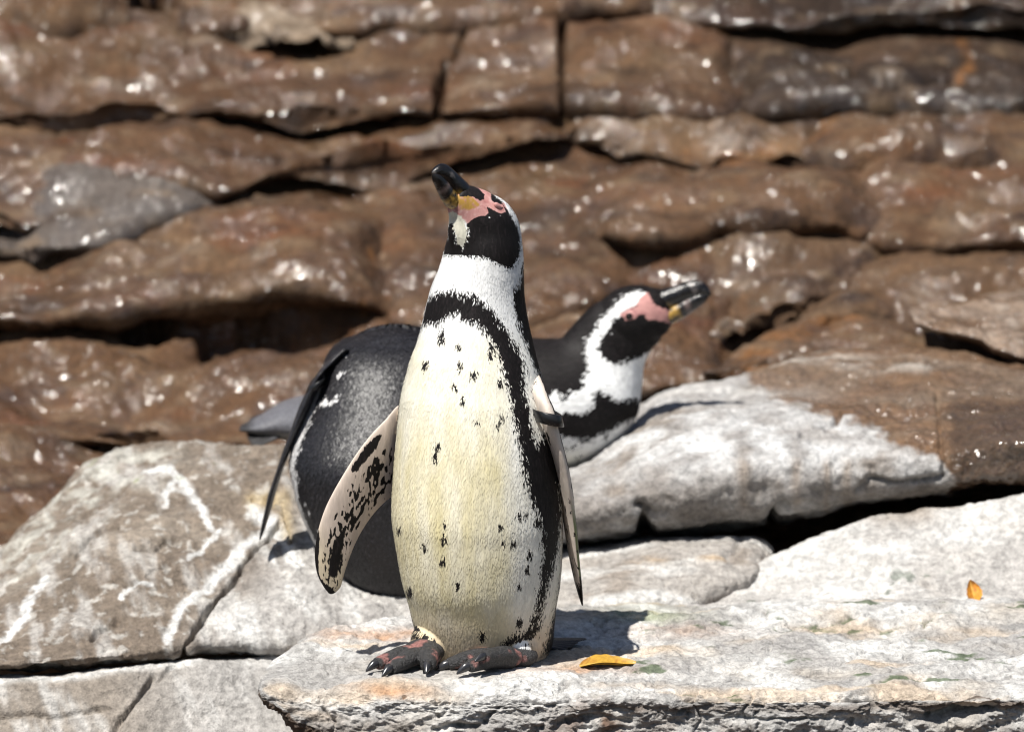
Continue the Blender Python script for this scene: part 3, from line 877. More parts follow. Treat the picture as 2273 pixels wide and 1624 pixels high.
dark_rails = [
    rl([(2040, 690, 1.45), (2150, 665, 1.5), (2273, 640, 1.55), (2800, 560, 1.6)]),
    rl([(2022, 690, 1.18), (2150, 675, 1.22), (2273, 655, 1.25), (2800, 590, 1.3)]),
    rl([(2022, 700, 1.12), (2090, 712, 1.11), (2160, 720, 1.10), (2273, 735, 1.08), (2800, 800, 1.0)]),
    rl([(2030, 712, 1.10), (2090, 728, 1.08), (2160, 740, 1.06), (2273, 775, 1.03), (2800, 920, .95)]),
    rl([(2038, 722, 1.10), (2095, 742, 1.08), (2170, 760, 1.06), (2273, 800, 1.02), (2800, 960, .95)]),
    rl([(2050, 728, 1.14), (2105, 748, 1.13), (2180, 770, 1.12), (2273, 812, 1.10), (2800, 970, 1.05)]),
    rl([(2060, 726, 1.3), (2110, 744, 1.3), (2190, 766, 1.3), (2273, 806, 1.3), (2800, 960, 1.3)]),
]
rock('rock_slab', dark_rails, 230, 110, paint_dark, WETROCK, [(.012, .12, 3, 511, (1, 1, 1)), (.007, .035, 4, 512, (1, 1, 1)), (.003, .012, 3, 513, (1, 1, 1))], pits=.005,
     label='thick wet slab with a dark jagged broken edge jutting over the brown slope')


# ------------------------------------------------------------------ penguins: shape tools
def tube(rings, nseg=48, n=60, power=2.0):
    """rings: (centre, side half axis, front half axis) -> closed surface"""
    C = np.array([np.concatenate(r) for r in rings], float)
    D = catmull(C, np.linspace(0, len(C) - 1, n))
    a = np.linspace(0, 2 * np.pi, nseg, endpoint=False)
    ca, sa = np.cos(a), np.sin(a)
    if power != 2.0:
        ca = np.sign(ca) * np.abs(ca) ** (2 / power); sa = np.sign(sa) * np.abs(sa) ** (2 / power)
    V = D[:, None, :3] + ca[None, :, None] * D[:, None, 3:6] + sa[None, :, None] * D[:, None, 6:9]
    V = V.reshape(-1, 3)
    F = grid_faces(n, nseg, wrap=True)
    V = np.vstack([V, D[0, :3], D[-1, :3]])
    i0, i1 = len(V) - 2, len(V) - 1
    j = np.arange(nseg)
    cap0 = np.stack([np.full(nseg, i0), (j + 1) % nseg, j, j], 1)
    cap1 = np.stack([np.full(nseg, i1), (n - 1) * nseg + j, (n - 1) * nseg + (j + 1) % nseg, (n - 1) * nseg + (j + 1) % nseg], 1)
    tri = np.vstack([cap0, cap1])[:, :3]
    quads = np.vstack([F[:, [0, 1, 2]], F[:, [0, 2, 3]]])
    return V, np.vstack([quads, tri])


def blob(c, ax, nseg=32):
    """ellipsoid with three half-axis vectors"""
    c = np.asarray(c, float)
    ax = [np.asarray(v, float) for v in ax]
    rings = []
    for t in np.linspace(-1, 1, 17):
        th = t * np.pi / 2 * 0.999
        rings.append((c + ax[2] * math.sin(th), ax[0] * math.cos(th), ax[1] * math.cos(th)))
    return tube(rings, nseg, 33)


def fuse(parts, voxel, smooth=4, soft=None):
    """union of closed parts as one continuous skin"""
    V = np.vstack([p[0] for p in parts])
    off = np.cumsum([0] + [len(p[0]) for p in parts[:-1]])
    F = np.vstack([p[1] + o for p, o in zip(parts, off)])
    me = new_mesh('tmp', V, F)
    ob = bpy.data.objects.new('tmp', me)
    COL.objects.link(ob)
    md = ob.modifiers.new('remesh', 'REMESH')
    md.mode = 'VOXEL'
    md.voxel_size = voxel
    dg = bpy.context.evaluated_depsgraph_get()
    ev = ob.evaluated_get(dg)
    m2 = ev.to_mesh()
    n = len(m2.vertices)
    P = np.empty(n * 3, np.float32); m2.vertices.foreach_get('co', P); P = P.reshape(-1, 3).astype(float)
    nf = len(m2.polygons)
    Q = np.empty(len(m2.loops), np.int32); m2.loops.foreach_get('vertex_index', Q)
    tot = np.empty(nf, np.int32); m2.polygons.foreach_get('loop_total', tot)
    assert (tot == 4).all()
    Q = Q.reshape(-1, 4)
    E = np.empty(len(m2.edges) * 2, np.int32); m2.edges.foreach_get('vertices', E); E = E.reshape(-1, 2)
    ev.to_mesh_clear()
    bpy.data.objects.remove(ob)
    bpy.data.meshes.remove(me)
    deg = np.bincount(E.ravel(), minlength=n)[:, None]
    for k in range(smooth):
        for lam in (0.6, -0.58) if k >= smooth // 2 else (0.6, -0.5):
            S = np.zeros_like(P)
            np.add.at(S, E[:, 0], P[E[:, 1]]); np.add.at(S, E[:, 1], P[E[:, 0]])
            P = P + lam * (S / np.maximum(deg, 1) - P)
    if soft is not None:
        wgt = soft(P)[:, None]
        for k in range(60):
            S = np.zeros_like(P)
            np.add.at(S, E[:, 0], P[E[:, 1]]); np.add.at(S, E[:, 1], P[E[:, 0]])
            P = P + .6 * wgt * (S / np.maximum(deg, 1) - P)
    return P, Q


def vnormals(P, Q):
    n = np.cross(P[Q[:, 2]] - P[Q[:, 0]], P[Q[:, 3]] - P[Q[:, 1]])
    N = np.zeros_like(P)
    for k in range(4):
        np.add.at(N, Q[:, k], n)
    return N / (np.linalg.norm(N, axis=1)[:, None] + 1e-12)


def unit(v):
    v = np.asarray(v, float)
    return v / np.linalg.norm(v)


def flipper(sec, nch=30, nl=110):
    """sec: list of (leading point, trailing point, thickness vector at leading side). Lens-shaped blade."""
    A = np.array([np.concatenate(s) for s in sec], float)
    D = catmull(A, np.linspace(0, len(A) - 1, nl))
    L, T, H = D[:, :3], D[:, 3:6], D[:, 6:9]
    c = (1 - np.cos(np.linspace(0, np.pi, nch))) / 2
    prof = 1.9 * np.sqrt(np.clip(c, 0, 1)) * (1 - c) ** 0.75 + 0.10 * np.sqrt(np.clip(4 * c * (1 - c), 0, 1))
    up = L[:, None] + (T - L)[:, None] * c[None, :, None] + H[:, None] * (0.5 * prof)[None, :, None]
    dn = L[:, None] + (T - L)[:, None] * c[None, ::-1, None] - H[:, None] * (0.5 * prof)[None, ::-1, None]
    G = np.concatenate([up, dn[:, 1:-1]], 1)
    nseg = G.shape[1]
    V = G.reshape(-1, 3)
    F = grid_faces(nl, nseg, wrap=True)
    V = np.vstack([V, G[0].mean(0), G[-1].mean(0)])
    i0, i1 = len(V) - 2, len(V) - 1
    j = np.arange(0, nseg)
    c0 = np.stack([np.full(nseg, i0), (j + 1) % nseg, j], 1)
    c1 = np.stack([np.full(nseg, i1), (nl - 1) * nseg + j, (nl - 1) * nseg + (j + 1) % nseg], 1)
    tri = np.vstack([F[:, [0, 1, 2]], F[:, [0, 2, 3]], c0, c1])
    uu = np.concatenate([np.repeat(np.linspace(0, 1, nl), nseg), [0, 1]])
    cc = np.concatenate([np.tile(np.concatenate([c, c[::-1][1:-1]]), nl), [.5, .5]])
    side = np.concatenate([np.tile(np.concatenate([np.ones(nch), -np.ones(nch - 2)]), nl), [0, 0]])
    return V, tri, uu, cc, side


def join_tris(parts):
    """parts: list of (V, F(tri or quad), col, sdb) -> one mesh with attributes"""
    Vs, Fs, Cs, Ss, off = [], [], [], [], 0
    for V, F, c, s in parts:
        if F.shape[1] == 3:
            F = np.hstack([F, F[:, 2:3]])
        Fs.append(F + off); Vs.append(V); Cs.append(c); Ss.append(s)
        off += len(V)
    V = np.vstack(Vs); F = np.vstack(Fs)
    tri = F[:, 2] == F[:, 3]
    q = F[~tri]
    t = F[tri][:, :3]
    me = bpy.data.meshes.new('body')
    me.vertices.add(len(V)); me.vertices.foreach_set('co', V.astype(np.float32).ravel())
    idx = np.concatenate([q.ravel(), t.ravel()]).astype(np.int32)
    me.loops.add(len(idx)); me.loops.foreach_set('vertex_index', idx)
    ls = np.concatenate([np.arange(len(q)) * 4, len(q) * 4 + np.arange(len(t)) * 3]).astype(np.int32)
    lt = np.concatenate([np.full(len(q), 4), np.full(len(t), 3)]).astype(np.int32)
    me.polygons.add(len(ls)); me.polygons.foreach_set('loop_start', ls); me.polygons.foreach_set('loop_total', lt)
    me.update(calc_edges=True)
    me.validate()
    set_col(me, np.vstack(Cs)); set_f(me, np.concatenate(Ss), 'sdb')
    return me


def mesh_from(name, V, F, mat, parent, col=None):
    me = new_mesh(name, V, F)
    if col is not None:
        set_col(me, col)
    return link(name, me, mat, parent)


PX = SC * 1000.0      # mm per picture unit at the upright bird
WHITEF = np.array([0.86, 0.86, 0.85])
PINK = np.array([0.46, 0.235, 0.215])


def beak(parent, base, h, l, n, length, sz, name='beak', mat=BEAK):
    """hooked bill: upper mandible is the thing's part, the lower one hangs under it"""
    def ringset(rows):
        return [(base + h * (s * length) + n * (o * sz), l * (w * sz), n * (d * sz)) for s, o, w, d in rows]
    up = ringset([(-.28, .10, .30, .34), (0.0, .15, .38, .40), (.25, .15, .34, .37), (.50, .14, .28, .34), (.72, .11, .25, .33), (.86, .03, .21, .32), (.95, -.05, .15, .27), (1.0, -.12, .07, .16)])
    lo = ringset([(-.28, -.36, .28, .24), (0.0, -.40, .37, .30), (.22, -.38, .36, .31), (.45, -.33, .30, .29), (.66, -.28, .25, .25), (.82, -.26, .20, .20), (.92, -.24, .12, .11), (.95, -.24, .04, .04)])
    V, F = tube(up, 32, 60)
    q = (V - base) @ h / length
    e = (V - base) @ n / sz
    c = np.tile(np.array([0.009, 0.008, 0.008]), (len(V), 1))
    c = mixc(c, [0.16, 0.14, 0.135], sstep(.12, .35, fbm(V, sz * .5, 3, 601)) * sstep(.2, .5, q) * .6)
    c = mixc(c, [0.42, 0.25, 0.05], np.exp(-((e + .10) / .10) ** 2) * sstep(.30, .05, q) * .9)
    b = mesh_from(name, V, F, mat, parent, c)
    V, F = tube(lo, 32, 50)
    q = (V - base) @ h / length
    c = np.tile(np.array([0.009, 0.008, 0.008]), (len(V), 1))
    c = mixc(c, [0.36, 0.22, 0.05], sstep(.34, .22, q + .06 * fbm(V, sz * .4, 2, 605)) * sstep(-.3, .2, fbm(V, sz * .25, 2, 607) + .1))
    c = mixc(c, [0.18, 0.13, 0.12], np.exp(-((q - .50) / .06) ** 2) * .55)
    mesh_from('lower_bill', V, F, mat, b, c)
    return b


def plumage(parent, V, N, col, sd, flow, count, length, width, mat, tilt=.16, keep=None, seed=0, jit=.0, mix=2.2):
    """small overlapping feather tips over the skin, coloured like the skin they grow from"""
    rs_ = np.random.RandomState(seed)
    idx = rs_.randint(0, len(V), count)
    if keep is not None:
        idx = idx[keep[idx]]
    P, n = V[idx], N[idx]
    f = flow[idx] + rs_.normal(size=(len(idx), 3)) * .22
    f = f - n * (f * n).sum(1)[:, None]
    f /= np.linalg.norm(f, axis=1)[:, None] + 1e-9
    s_ = np.cross(n, f)
    L = (length if np.ndim(length) == 0 else length[idx]) * (0.6 + 0.8 * rs_.rand(len(idx)))
    Wd = width * (0.7 + 0.6 * rs_.rand(len(idx)))
    lift = tilt * (0.4 + 1.2 * rs_.rand(len(idx)))
    b0 = P - s_ * Wd[:, None] - n * .0004
    b1 = P + s_ * Wd[:, None] - n * .0004
    tip = P + f * L[:, None] + n * (L * lift)[:, None]
    m1 = (P + f * (L * .55)[:, None] + n * (L * lift * .7)[:, None])
    k = len(idx)
    VV = np.stack([b0, b1, m1 + s_ * (Wd * .8)[:, None], m1 - s_ * (Wd * .8)[:, None], tip], 1).reshape(-1, 3)
    o = np.arange(k)[:, None] * 5
    F = np.vstack([o + [2, 1, 0], o + [3, 2, 0], o + [4, 2, 3]])
    me = new_mesh('plumage', VV, F)
    nj = n + rs_.normal(size=n.shape) * jit
    nj /= np.linalg.norm(nj, axis=1)[:, None]
    nn = np.repeat(nj, 5, 0).astype(np.float32)
    cc_ = np.repeat(col[idx] * (0.93 + 0.12 * rs_.rand(k))[:, None], 5, 0)
    set_col(me, cc_)
    set_f(me, np.repeat(sd[idx] + rs_.normal(size=k) * mix, 5), 'sdb')
    o_ = link('plumage', me, mat, parent)
    me.normals_split_custom_set_from_vertices(nn)
    o_['kind'] = 'stuff'
    return o_


# ------------------------------------------------------------------ penguin A: upright, beak raised
pa = empty('penguin')
tag(pa, 'upright penguin with cream spotted belly and raised beak, standing on the ledge', 'penguin')
A_ROWS = [  # y, left, right, centre depth, depth ratio
    (1484, 1030, 1120, .015, .9), (1478, 975, 1180, .015, .9), (1460, 945, 1208, .012, .9), (1430, 928, 1226, .008, .92), (1385, 916, 1232, .004, .95), (1340, 905, 1237, 0, .96),
    (1290, 891, 1245, -.004, .97), (1230, 880, 1249, -.006, .97), (1180, 872, 1250, -.006, .97), (1140, 868, 1250, -.006, .97), (1080, 869, 1248, -.004, .97), (1010, 874, 1242, -.002, .96),
    (950, 880, 1233, .0, .95), (890, 887, 1218, .002, .94), (850, 896, 1206, .004, .93), (800, 910, 1193, .007, .92), (760, 925, 1183, .010, .92), (720, 937, 1174, .012, .93),
    (680, 946, 1167, .014, .94), (640, 957, 1163, .015, .95), (600, 972, 1163, .014, .96), (565, 983, 1163, .012, .97), (530, 992, 1157, .010, .97), (500, 1010, 1140, .008, .95)]
YAW0, YAW1 = math.radians(22), math.radians(50)


def a_frame(y):
    t = sstep(740.0, 560.0, y)
    yaw = YAW0 + (YAW1 - YAW0) * t
    z = np.zeros_like(yaw)
    f = np.stack([-np.sin(yaw), -np.cos(yaw), z], -1)
    r = np.stack([np.cos(yaw), -np.sin(yaw), z], -1)
    return f, r


rows = np.array(A_ROWS)
ringsA = []
for y, xl, xr, Y, k in A_ROWS:
    c = pt((xl + xr) / 2, y, Y)
    f, r = a_frame(np.array(float(y)))
    hw = (xr - xl) / 2 * SC * (Y - CAMPOS[1]) / (-CAMPOS[1])
    yaw = math.atan2(-f[0], -f[1])
    w = hw / math.sqrt(math.cos(yaw) ** 2 + (k * math.sin(yaw)) ** 2)
    ringsA.append((c, r * w, f * (w * k)))
bodyA = tube(ringsA, 72, 150)
hA = unit([-.54, -.45, .71])
lA = unit([.64, -.77, 0])
nA = np.cross(hA, lA)
cA = pt(1079, 507, .010)
headA = blob(cA, (lA * .041, nA * .0395, hA * .050))
snoutA = tube([(cA, lA * .036, nA * .037), (cA + hA * .028, lA * .032, nA * .033), (cA + hA * .046, lA * .024, nA * .026), (cA + hA * .060 - nA * .001, lA * .017, nA * .0195), (cA + hA * .068 - nA * .001, lA * .012, nA * .014)], 40, 30)
throatA = blob(cA + hA * .010 - nA * .020, (lA * .028, nA * .030, hA * .036))
legs = []
for x, y, Y in ((966, 1424, -.02), (1148, 1426, -.03)):
    c = pt(x, y, Y)
    legs.append(blob(c, (np.array([.030, 0, 0]), np.array([0, .040, 0]), np.array([0, 0, .030]))))
def soft_a(P):
    y_ = proj(P)[1]
    return sstep(440, 500, y_) * sstep(640, 590, y_)


V, Q = fuse([bodyA, headA, snoutA, throatA] + legs, .0019, 10, soft_a)
N = vnormals(V, Q)


def mirror_place(V, N):
    """fold the far side of the bird onto the near side, for symmetric markings"""
    px, py = proj(V)
    f, r = a_frame(py)
    order = rows[::-1]
    cx = np.interp(py, order[:, 0], (order[:, 1] + order[:, 2]) / 2)
    cY = np.interp(py, order[:, 0], order[:, 3])
    C = pt(cx, py, cY)
    hd = sstep(575, 535, py)
    rr = r * (1 - hd)[:, None] + lA * hd[:, None]
    rr /= np.linalg.norm(rr, axis=1)[:, None]
    Cc = C * (1 - hd)[:, None] + cA * hd[:, None]
    lat = ((V - Cc) * rr).sum(1)
    nl_ = (N * rr).sum(1)
    Vm = V - 2 * lat[:, None] * rr
    Nm = N - 2 * nl_[:, None] * rr
    view = CAMPOS - V; view /= np.linalg.norm(view, axis=1)[:, None]
    facing = (N * view).sum(1)
    use = (lat < 0) & (facing < 0.12)
    Vf = np.where(use[:, None], Vm, V); Nf = np.where(use[:, None], Nm, N)
    ff = (Nf * view).sum(1)
    front = (N * f).sum(1)
    return Vf, ff, facing, front


def hc(x, y):   # measured in an enlarged detail of the head
    return ((950 + x / 3.609) / 1.1, (370 + y / 3.609) / 1.1)


def bc(x, y):   # measured in an enlarged detail of the body
    return ((950 + x / 2.03) / 1.1, (780 + y / 2.03) / 1.1)


HOOD = [hc(430, 905), hc(475, 905), hc(560, 912), hc(700, 912), hc(830, 922), hc(890, 950), hc(950, 980), hc(1010, 1005), hc(1080, 1022), hc(1125, 960), hc(1155, 860), hc(1148, 740), hc(1106, 620),
        hc(1046, 525), hc(990, 445), hc(890, 345), hc(880, 400), hc(910, 450), hc(1000, 470), hc(1030, 530), hc(980, 545), hc(900, 500), hc(850, 480), hc(870, 560), hc(740, 580), hc(700, 625), hc(680, 640), hc(690, 720), hc(650, 835), hc(590, 790), hc(580, 690),
        hc(560, 630), hc(510, 640), hc(430, 640)]
NAPE = [hc(1230, 880), hc(1178, 980), hc(1150, 1140), hc(1105, 1190), hc(1095, 1300), hc(1115, 1450), hc(1150, 1560), bc(640, 30), bc(690, 150), bc(725, 240), bc(770, 330), bc(800, 430), bc(900, 430), bc(900, 0)]
CROWN = [hc(690, 260), hc(760, 300), hc(880, 296), hc(948, 355), hc(1046, 457), hc(1124, 567), hc(1170, 742), hc(1180, 900), hc(1300, 900), hc(1300, 200), hc(690, 200)]
BAND_P = [hc(270, 1240), hc(360, 1250), hc(430, 1222), hc(520, 1212), hc(650, 1225), hc(760, 1240), hc(800, 1300), hc(880, 1340), hc(920, 1385), hc(960, 1440), hc(1010, 1520), hc(1080, 1610), bc(600, 60), bc(640, 130),
          bc(665, 220), bc(668, 330), bc(690, 430), bc(700, 500), bc(725, 590), bc(770, 560), bc(760, 490), bc(745, 420), bc(700, 330), bc(720, 320), bc(770, 440), bc(800, 470), bc(920, 600), bc(920, 760), bc(850, 800), bc(855, 950), bc(840, 1100),
          bc(825, 1200), bc(790, 1300), bc(770, 1400), bc(740, 1530), bc(690, 1590), bc(600, 1600), bc(650, 1550), bc(700, 1510), bc(730, 1420), bc(740, 1350), bc(750, 1250), bc(765, 1150), bc(755, 1050), bc(740, 960), bc(710, 900), bc(680, 800),
          bc(650, 650), bc(630, 540), bc(610, 430), bc(590, 340), bc(570, 250), bc(545, 190), bc(530, 130), bc(490, 70), hc(870, 1600), hc(820, 1540), hc(740, 1470), hc(650, 1470), hc(610, 1400), hc(500, 1440), hc(440, 1480), hc(340, 1500), hc(250, 1560)]
RUMP = [bc(880, 1150), bc(858, 1230), bc(832, 1400), bc(800, 1510), bc(765, 1640), bc(1000, 1640), bc(1000, 1150)]
FACE = [hc(690, 270), hc(790, 290), hc(880, 305), hc(900, 345), hc(900, 420), hc(930, 455), hc(1000, 465), hc(1030, 530), hc(990, 548), hc(900, 505), hc(860, 480), hc(880, 545), hc(790, 570), hc(700, 620), hc(640, 560), hc(560, 530), hc(500, 560), hc(480, 420), hc(600, 350)]
CHIN = [hc(500, 560), hc(560, 525), hc(640, 575), hc(670, 640), hc(690, 720), hc(650, 835), hc(590, 790), hc(580, 690), hc(550, 625), hc(500, 640)]
SPOTS = [(265, 60), (265, 95), (345, 122), (352, 218), (185, 215), (420, 262), (327, 322), (368, 395), (433, 488), (553, 480), (537, 518), (240, 620), (230, 672), (512, 125), (500, 165), (548, 305), (275, 1005),
         (268, 1078), (48, 1035), (175, 1120), (550, 1015), (645, 960), (680, 958), (565, 1105), (620, 1100), (700, 1155), (683, 1230), (645, 1315), (340, 1308), (98, 1340), (648, 1490), (460, 1560), (735, 990), (265, 1185)]

Vf, ff, facing, front = mirror_place(V, N)
fx, fy = proj(Vf)
dx_, dy_ = proj(V)
sd = np.maximum.reduce([poly_sd(fx, fy, HOOD) * 1.7, poly_sd(fx, fy, NAPE) * 1.2, poly_sd(fx, fy, BAND_P) * .8, poly_sd(fx, fy, RUMP), poly_sd(fx, fy, CROWN) * 2.2]) * PX
sd = np.maximum(sd, -(ff - 0.02) * 30)                     # the far side is the bird's dark back
white_spots = 5.5 * fbm(V, .006, 2, 620) - 3.0
sd = sd - np.clip(white_spots, 0, 9) * sstep(560, 640, dy_) * sstep(780, 700, dy_) * 1.2
rs = np.random.RandomState(3)
for k, (x, y) in enumerate(SPOTS):
    sx, sy = bc(x, y)
    s = 0.72 + 0.5 * rs.rand()
    e = (1 - np.hypot((dx_ - sx) / (6.2 * s), (dy_ - sy) / (9.5 * s))) * 26 * PX
    if k == len(SPOTS) - 1:
        e = e - 1.2
    sd = np.maximum(sd, np.where(facing > 0.05, e, -9))
col = np.tile(WHITEF, (len(V), 1))
cream = sstep(735, 800, dy_) * sstep(1450, 1330, dy_ + 20)
mid = bc(300, 0)[0]
side_fade = sstep(bc(640, 0)[0] + 0.03 * (dy_ - 900), bc(520, 0)[0] + 0.03 * (dy_ - 900), dx_)
cream = np.clip(sstep(700, 790, dy_) * (0.35 + 0.65 * side_fade), 0, 1)
CREAM = np.array([0.64, 0.56, 0.30])
streak = 0.75 + 0.35 * fbm(V, .02, 3, 631, (1, 1, .2))
col = mixc(col, CREAM, np.clip(cream * streak * lerp(0.62, 0.95, sstep(820, 1100, dy_)), 0, 1))
col = mixc(col, [0.60, 0.46, 0.31], sstep(1320, 1440, dy_) * .75)  # tan paints in the dimmer light on the lower belly
sdf = poly_sd(fx, fy, FACE)
face = sstep(-6, -3.5, sdf) * (ff > -0.05)
col = mixc(col, PINK, face)
col = mixc(col, [0.33, 0.13, 0.12], face * sstep(.0, .35, fbm(V, .009, 3, 643)) * .7)
col = mixc(col, [0.60, 0.40, 0.37], face * sstep(.1, .4, fbm(V, .006, 3, 649)) * .6)
sd = np.where((sdf > 0) & (ff > 0), np.minimum(sd, -sdf * PX * 2 - 1), sd)
chin = poly_sd(dx_, dy_, CHIN)
col = mixc(col, [0.62, 0.60, 0.50], ((chin > 0) & (facing > 0)).astype(float))
sd = np.where((chin > 0) & (facing > 0), np.minimum(sd, 1.5 - chin * PX * 0.8 + 5 * fbm(V, .006, 2, 645)), sd)
gape = sstep(-1, 1, poly_sd(fx, fy, [hc(560, 400), hc(640, 370), hc(720, 385), hc(800, 470), hc(760, 498), hc(690, 520), hc(610, 510), hc(560, 470)])) * (ff > 0)
col = mixc(col, [0.36, 0.21, 0.045], gape * sstep(-.45, .1, fbm(V, .006, 3, 647)))
# closed eye: dark slit and dark patch before it
slit = polyline_dist(fx, fy, (hc(935, 478), hc(965, 492), hc(1000, 500)))
sd = np.where((slit < 2.2) & (ff > 0), 4.0, sd)
patch = poly_sd(fx, fy, [hc(560, 250), hc(690, 272), hc(790, 322), hc(845, 380), hc(845, 430), hc(800, 440), hc(740, 405), hc(620, 400)])
sd = np.where((patch > 0) & (ff > 0), np.maximum(sd, patch * PX), sd)
# dark feathering where belly meets the feet
ank = np.maximum.reduce([9 - polyline_dist(dx_, dy_, (bc(115, 1520), bc(150, 1565), bc(220, 1600))), 8 - polyline_dist(dx_, dy_, (bc(580, 1600), bc(640, 1555), bc(690, 1570)))])
sd = np.where(facing > 0, np.maximum(sd, ank * PX * .8), sd)
tuft = np.maximum(12 - np.hypot((dx_ - 935) / 1.8, dy_ - 1437), 14 - np.hypot((dx_ - 1158) / 1.3, dy_ - 1432))
col = mixc(col, [0.80, 0.80, 0.80], sstep(-2, 3, tuft) * (facing > 0))
parts = [(V, Q, col, sd)]
hd_ = sstep(600, 540, dy_)[:, None]
flowA = np.array([0, 0, -1.0]) * (1 - hd_) + (-hA) * hd_
plumage(pa, V, N, col, sd, flowA, 110000, np.where(dy_ < 600, .0042, .0075), .0009, FEATHER, .045, keep=(face < .3) & (dy_ < 1462), seed=1)

# flippers of A
FL = 0.5


def cc3(x, y):  # measured in an enlarged detail of the left half
    return ((560 + x / 2.32) / 1.1, (780 + y / 2.32) / 1.1)


secL = []
for (lx, ly), (tx_, ty_), Yl, Yt_, th in (
        ((1010, 470), (1040, 760), .020, .035, .016), ((950, 492), (1000, 900), .006, .03, .016), ((890, 560), (955, 975), -.004, .02, .0155), ((800, 655), (905, 1012), -.012, .012, .015), ((720, 760), (850, 1062), -.018, .006, .014),
        ((650, 870), (795, 1128), -.022, .0, .0135), ((592, 970), (745, 1205), -.025, -.004, .013), ((545, 1065), (705, 1285), -.027, -.008, .012), ((512, 1160), (675, 1362), -.028, -.012, .011),
        ((490, 1260), (650, 1440), -.028, -.014, .010), ((484, 1345), (632, 1508), -.028, -.016, .009), ((497, 1435), (606, 1540), -.027, -.018, .007), ((530, 1505), (586, 1552), -.026, -.02, .005), ((560, 1545), (572, 1553), -.025, -.022, .003)):
    a = pt(*cc3(lx, ly), Yl); b_ = pt(*cc3(tx_, ty_), Yt_)
    secL.append((a, b_, np.array([-.10, -1, 0.1]) * th))
Vl, Fl, ul, cl, sl = flipper(secL)
px, py = proj(Vl)
c = np.tile(np.array([0.60, 0.50, 0.43]), (len(Vl), 1))
c = mixc(c, [0.55, 0.47, 0.30], sstep(.55, .75, ul) * .6)
px2 = px; py2 = py
bold = poly_sd(px2, py2, [cc3(870, 640), cc3(840, 720), cc3(770, 800), cc3(715, 865), cc3(690, 855), cc3(705, 810), cc3(770, 720), cc3(830, 660)]) * PX
# streaks run along the feather rows of the blade
q = np.stack([ul * 13 - cl * 4.2, cl * 11.0 + ul * 2.5, np.zeros_like(ul)], 1)
nz = fbm(q, .55, 3, 651) + 0.35 * fbm(q, .16, 2, 655)
zone = sstep(.22, .42, cl) * sstep(1.0, .80, cl) * sstep(.12, .2, ul) * sstep(.98, .6, ul)
sp = (nz - 0.015) * 15 * (zone > .02) - (1 - zone) * 5.0
sp = np.where(zone > .02, sp, -5)
tipd = (ul - 0.80 + .10 * cl) * 0
edge_dark = (sstep(.58, .75, ul) * sstep(.24 + .5 * sstep(.82, 1, ul), .0, cl)) * 12 - 3.5
tip_dark = (ul - .855) * 110
lowd = poly_sd(px, py, [cc3(655, 1195), cc3(640, 1290), cc3(620, 1420), cc3(590, 1480), cc3(560, 1420), cc3(575, 1320), cc3(610, 1230)]) * PX
sdl = np.maximum.reduce([bold, sp, edge_dark, tip_dark, lowd])
sdl = np.where(sl < 0, 6, sdl)                      # outer side is dark
sdl = np.where((cl > .97) & (ul < .8), -2.0, sdl)
parts.append((Vl, Fl, c, sdl))


def rc(x, y):   # enlarged detail of the right flipper
    return ((1250 + x / 2.62) / 1.1, (880 + y / 2.62) / 1.1)


secR = []
for (ax_, ay_), (bx_, by_), Yn, chord in (
        ((85, 20), (165, 40), .005, .045), ((120, 130), (215, 150), -.034, .052), ((146, 225), (250, 240), -.056, .058), ((180, 330), (290, 330), -.066, .062), ((215, 430), (312, 430), -.068, .066), ((258, 560), (346, 560), -.064, .068),
        ((300, 710), (380, 700), -.056, .068), ((332, 860), (405, 850), -.046, .066), ((350, 980), (416, 970), -.036, .062), ((366, 1100), (430, 1090), -.028, .056), ((386, 1250), (439, 1250), -.018, .046), ((408, 1390), (450, 1395), -.008, .032),
        ((430, 1500), (455, 1500), .0, .016), ((446, 1562), (453, 1565), .004, .004)):
    a = pt(*rc(ax_, ay_), Yn); b_ = pt(*rc(bx_, by_), Yn)
    mid_ = (a + b_) / 2
    th = np.linalg.norm(b_ - a)
    cdir = unit([-.18, .98, -.05])
    secR.append((mid_ - cdir * 0.004, mid_ + cdir * chord, unit(b_ - a) * th * 1.12))
Vr, Fr, ur, cr, sr = flipper(secR)
c = np.tile(np.array([0.62, 0.54, 0.47]), (len(Vr), 1))
c = mixc(c, [0.12, 0.15, 0.055], sstep(.52, .68, ur) * sstep(-.3, .3, sr + .3) * .9)
out = sr * np.where(cr < .02, 0, 1)
# upper side is brownish black, the lower side and leading edge stay pale
sdr = np.where(sr > 0, (cr - .085 - .05 * fbm(Vr, .02, 2, 661)) * 70, -6)
sdr = np.maximum(sdr, (fbm(Vr, .007, 3, 663, (1, 1, .5)) - .36) * 22)
sdr = np.maximum(sdr, np.where(sr < 0, (fbm(Vr, .010, 3, 665, (1, 1, .4)) - .30) * 18 - 3 * (cr < .15), -9))
sdr = np.where(ur < .10, np.maximum(sdr, np.where(sr < 0, 3.0 * (cr > .1) - 1, -2)), sdr)
sdr = np.maximum(sdr, (ur - .84) * 60 + np.where(sr < 0, -2, 0))
parts.append((Vr, Fr, c, sdr))
link('body', join_tris(parts), FEATHER, pa)

beak(pa, cA + hA * .062 + nA * .0015, hA, lA, nA, .051, .0315)
# closed eyelid fold
ce = pt(*hc(962, 488), -.040)
hit = V[np.argmin(((dx_ - hc(962, 488)[0]) ** 2 + (dy_ - hc(962, 488)[1]) ** 2) + 1e6 * (facing < 0.2))]
Vb, Fb = blob(hit, (unit(hA) * .0075, nA * .0038, lA * .0030), 20)
mesh_from('eyelid', Vb, Fb, LID, pa)


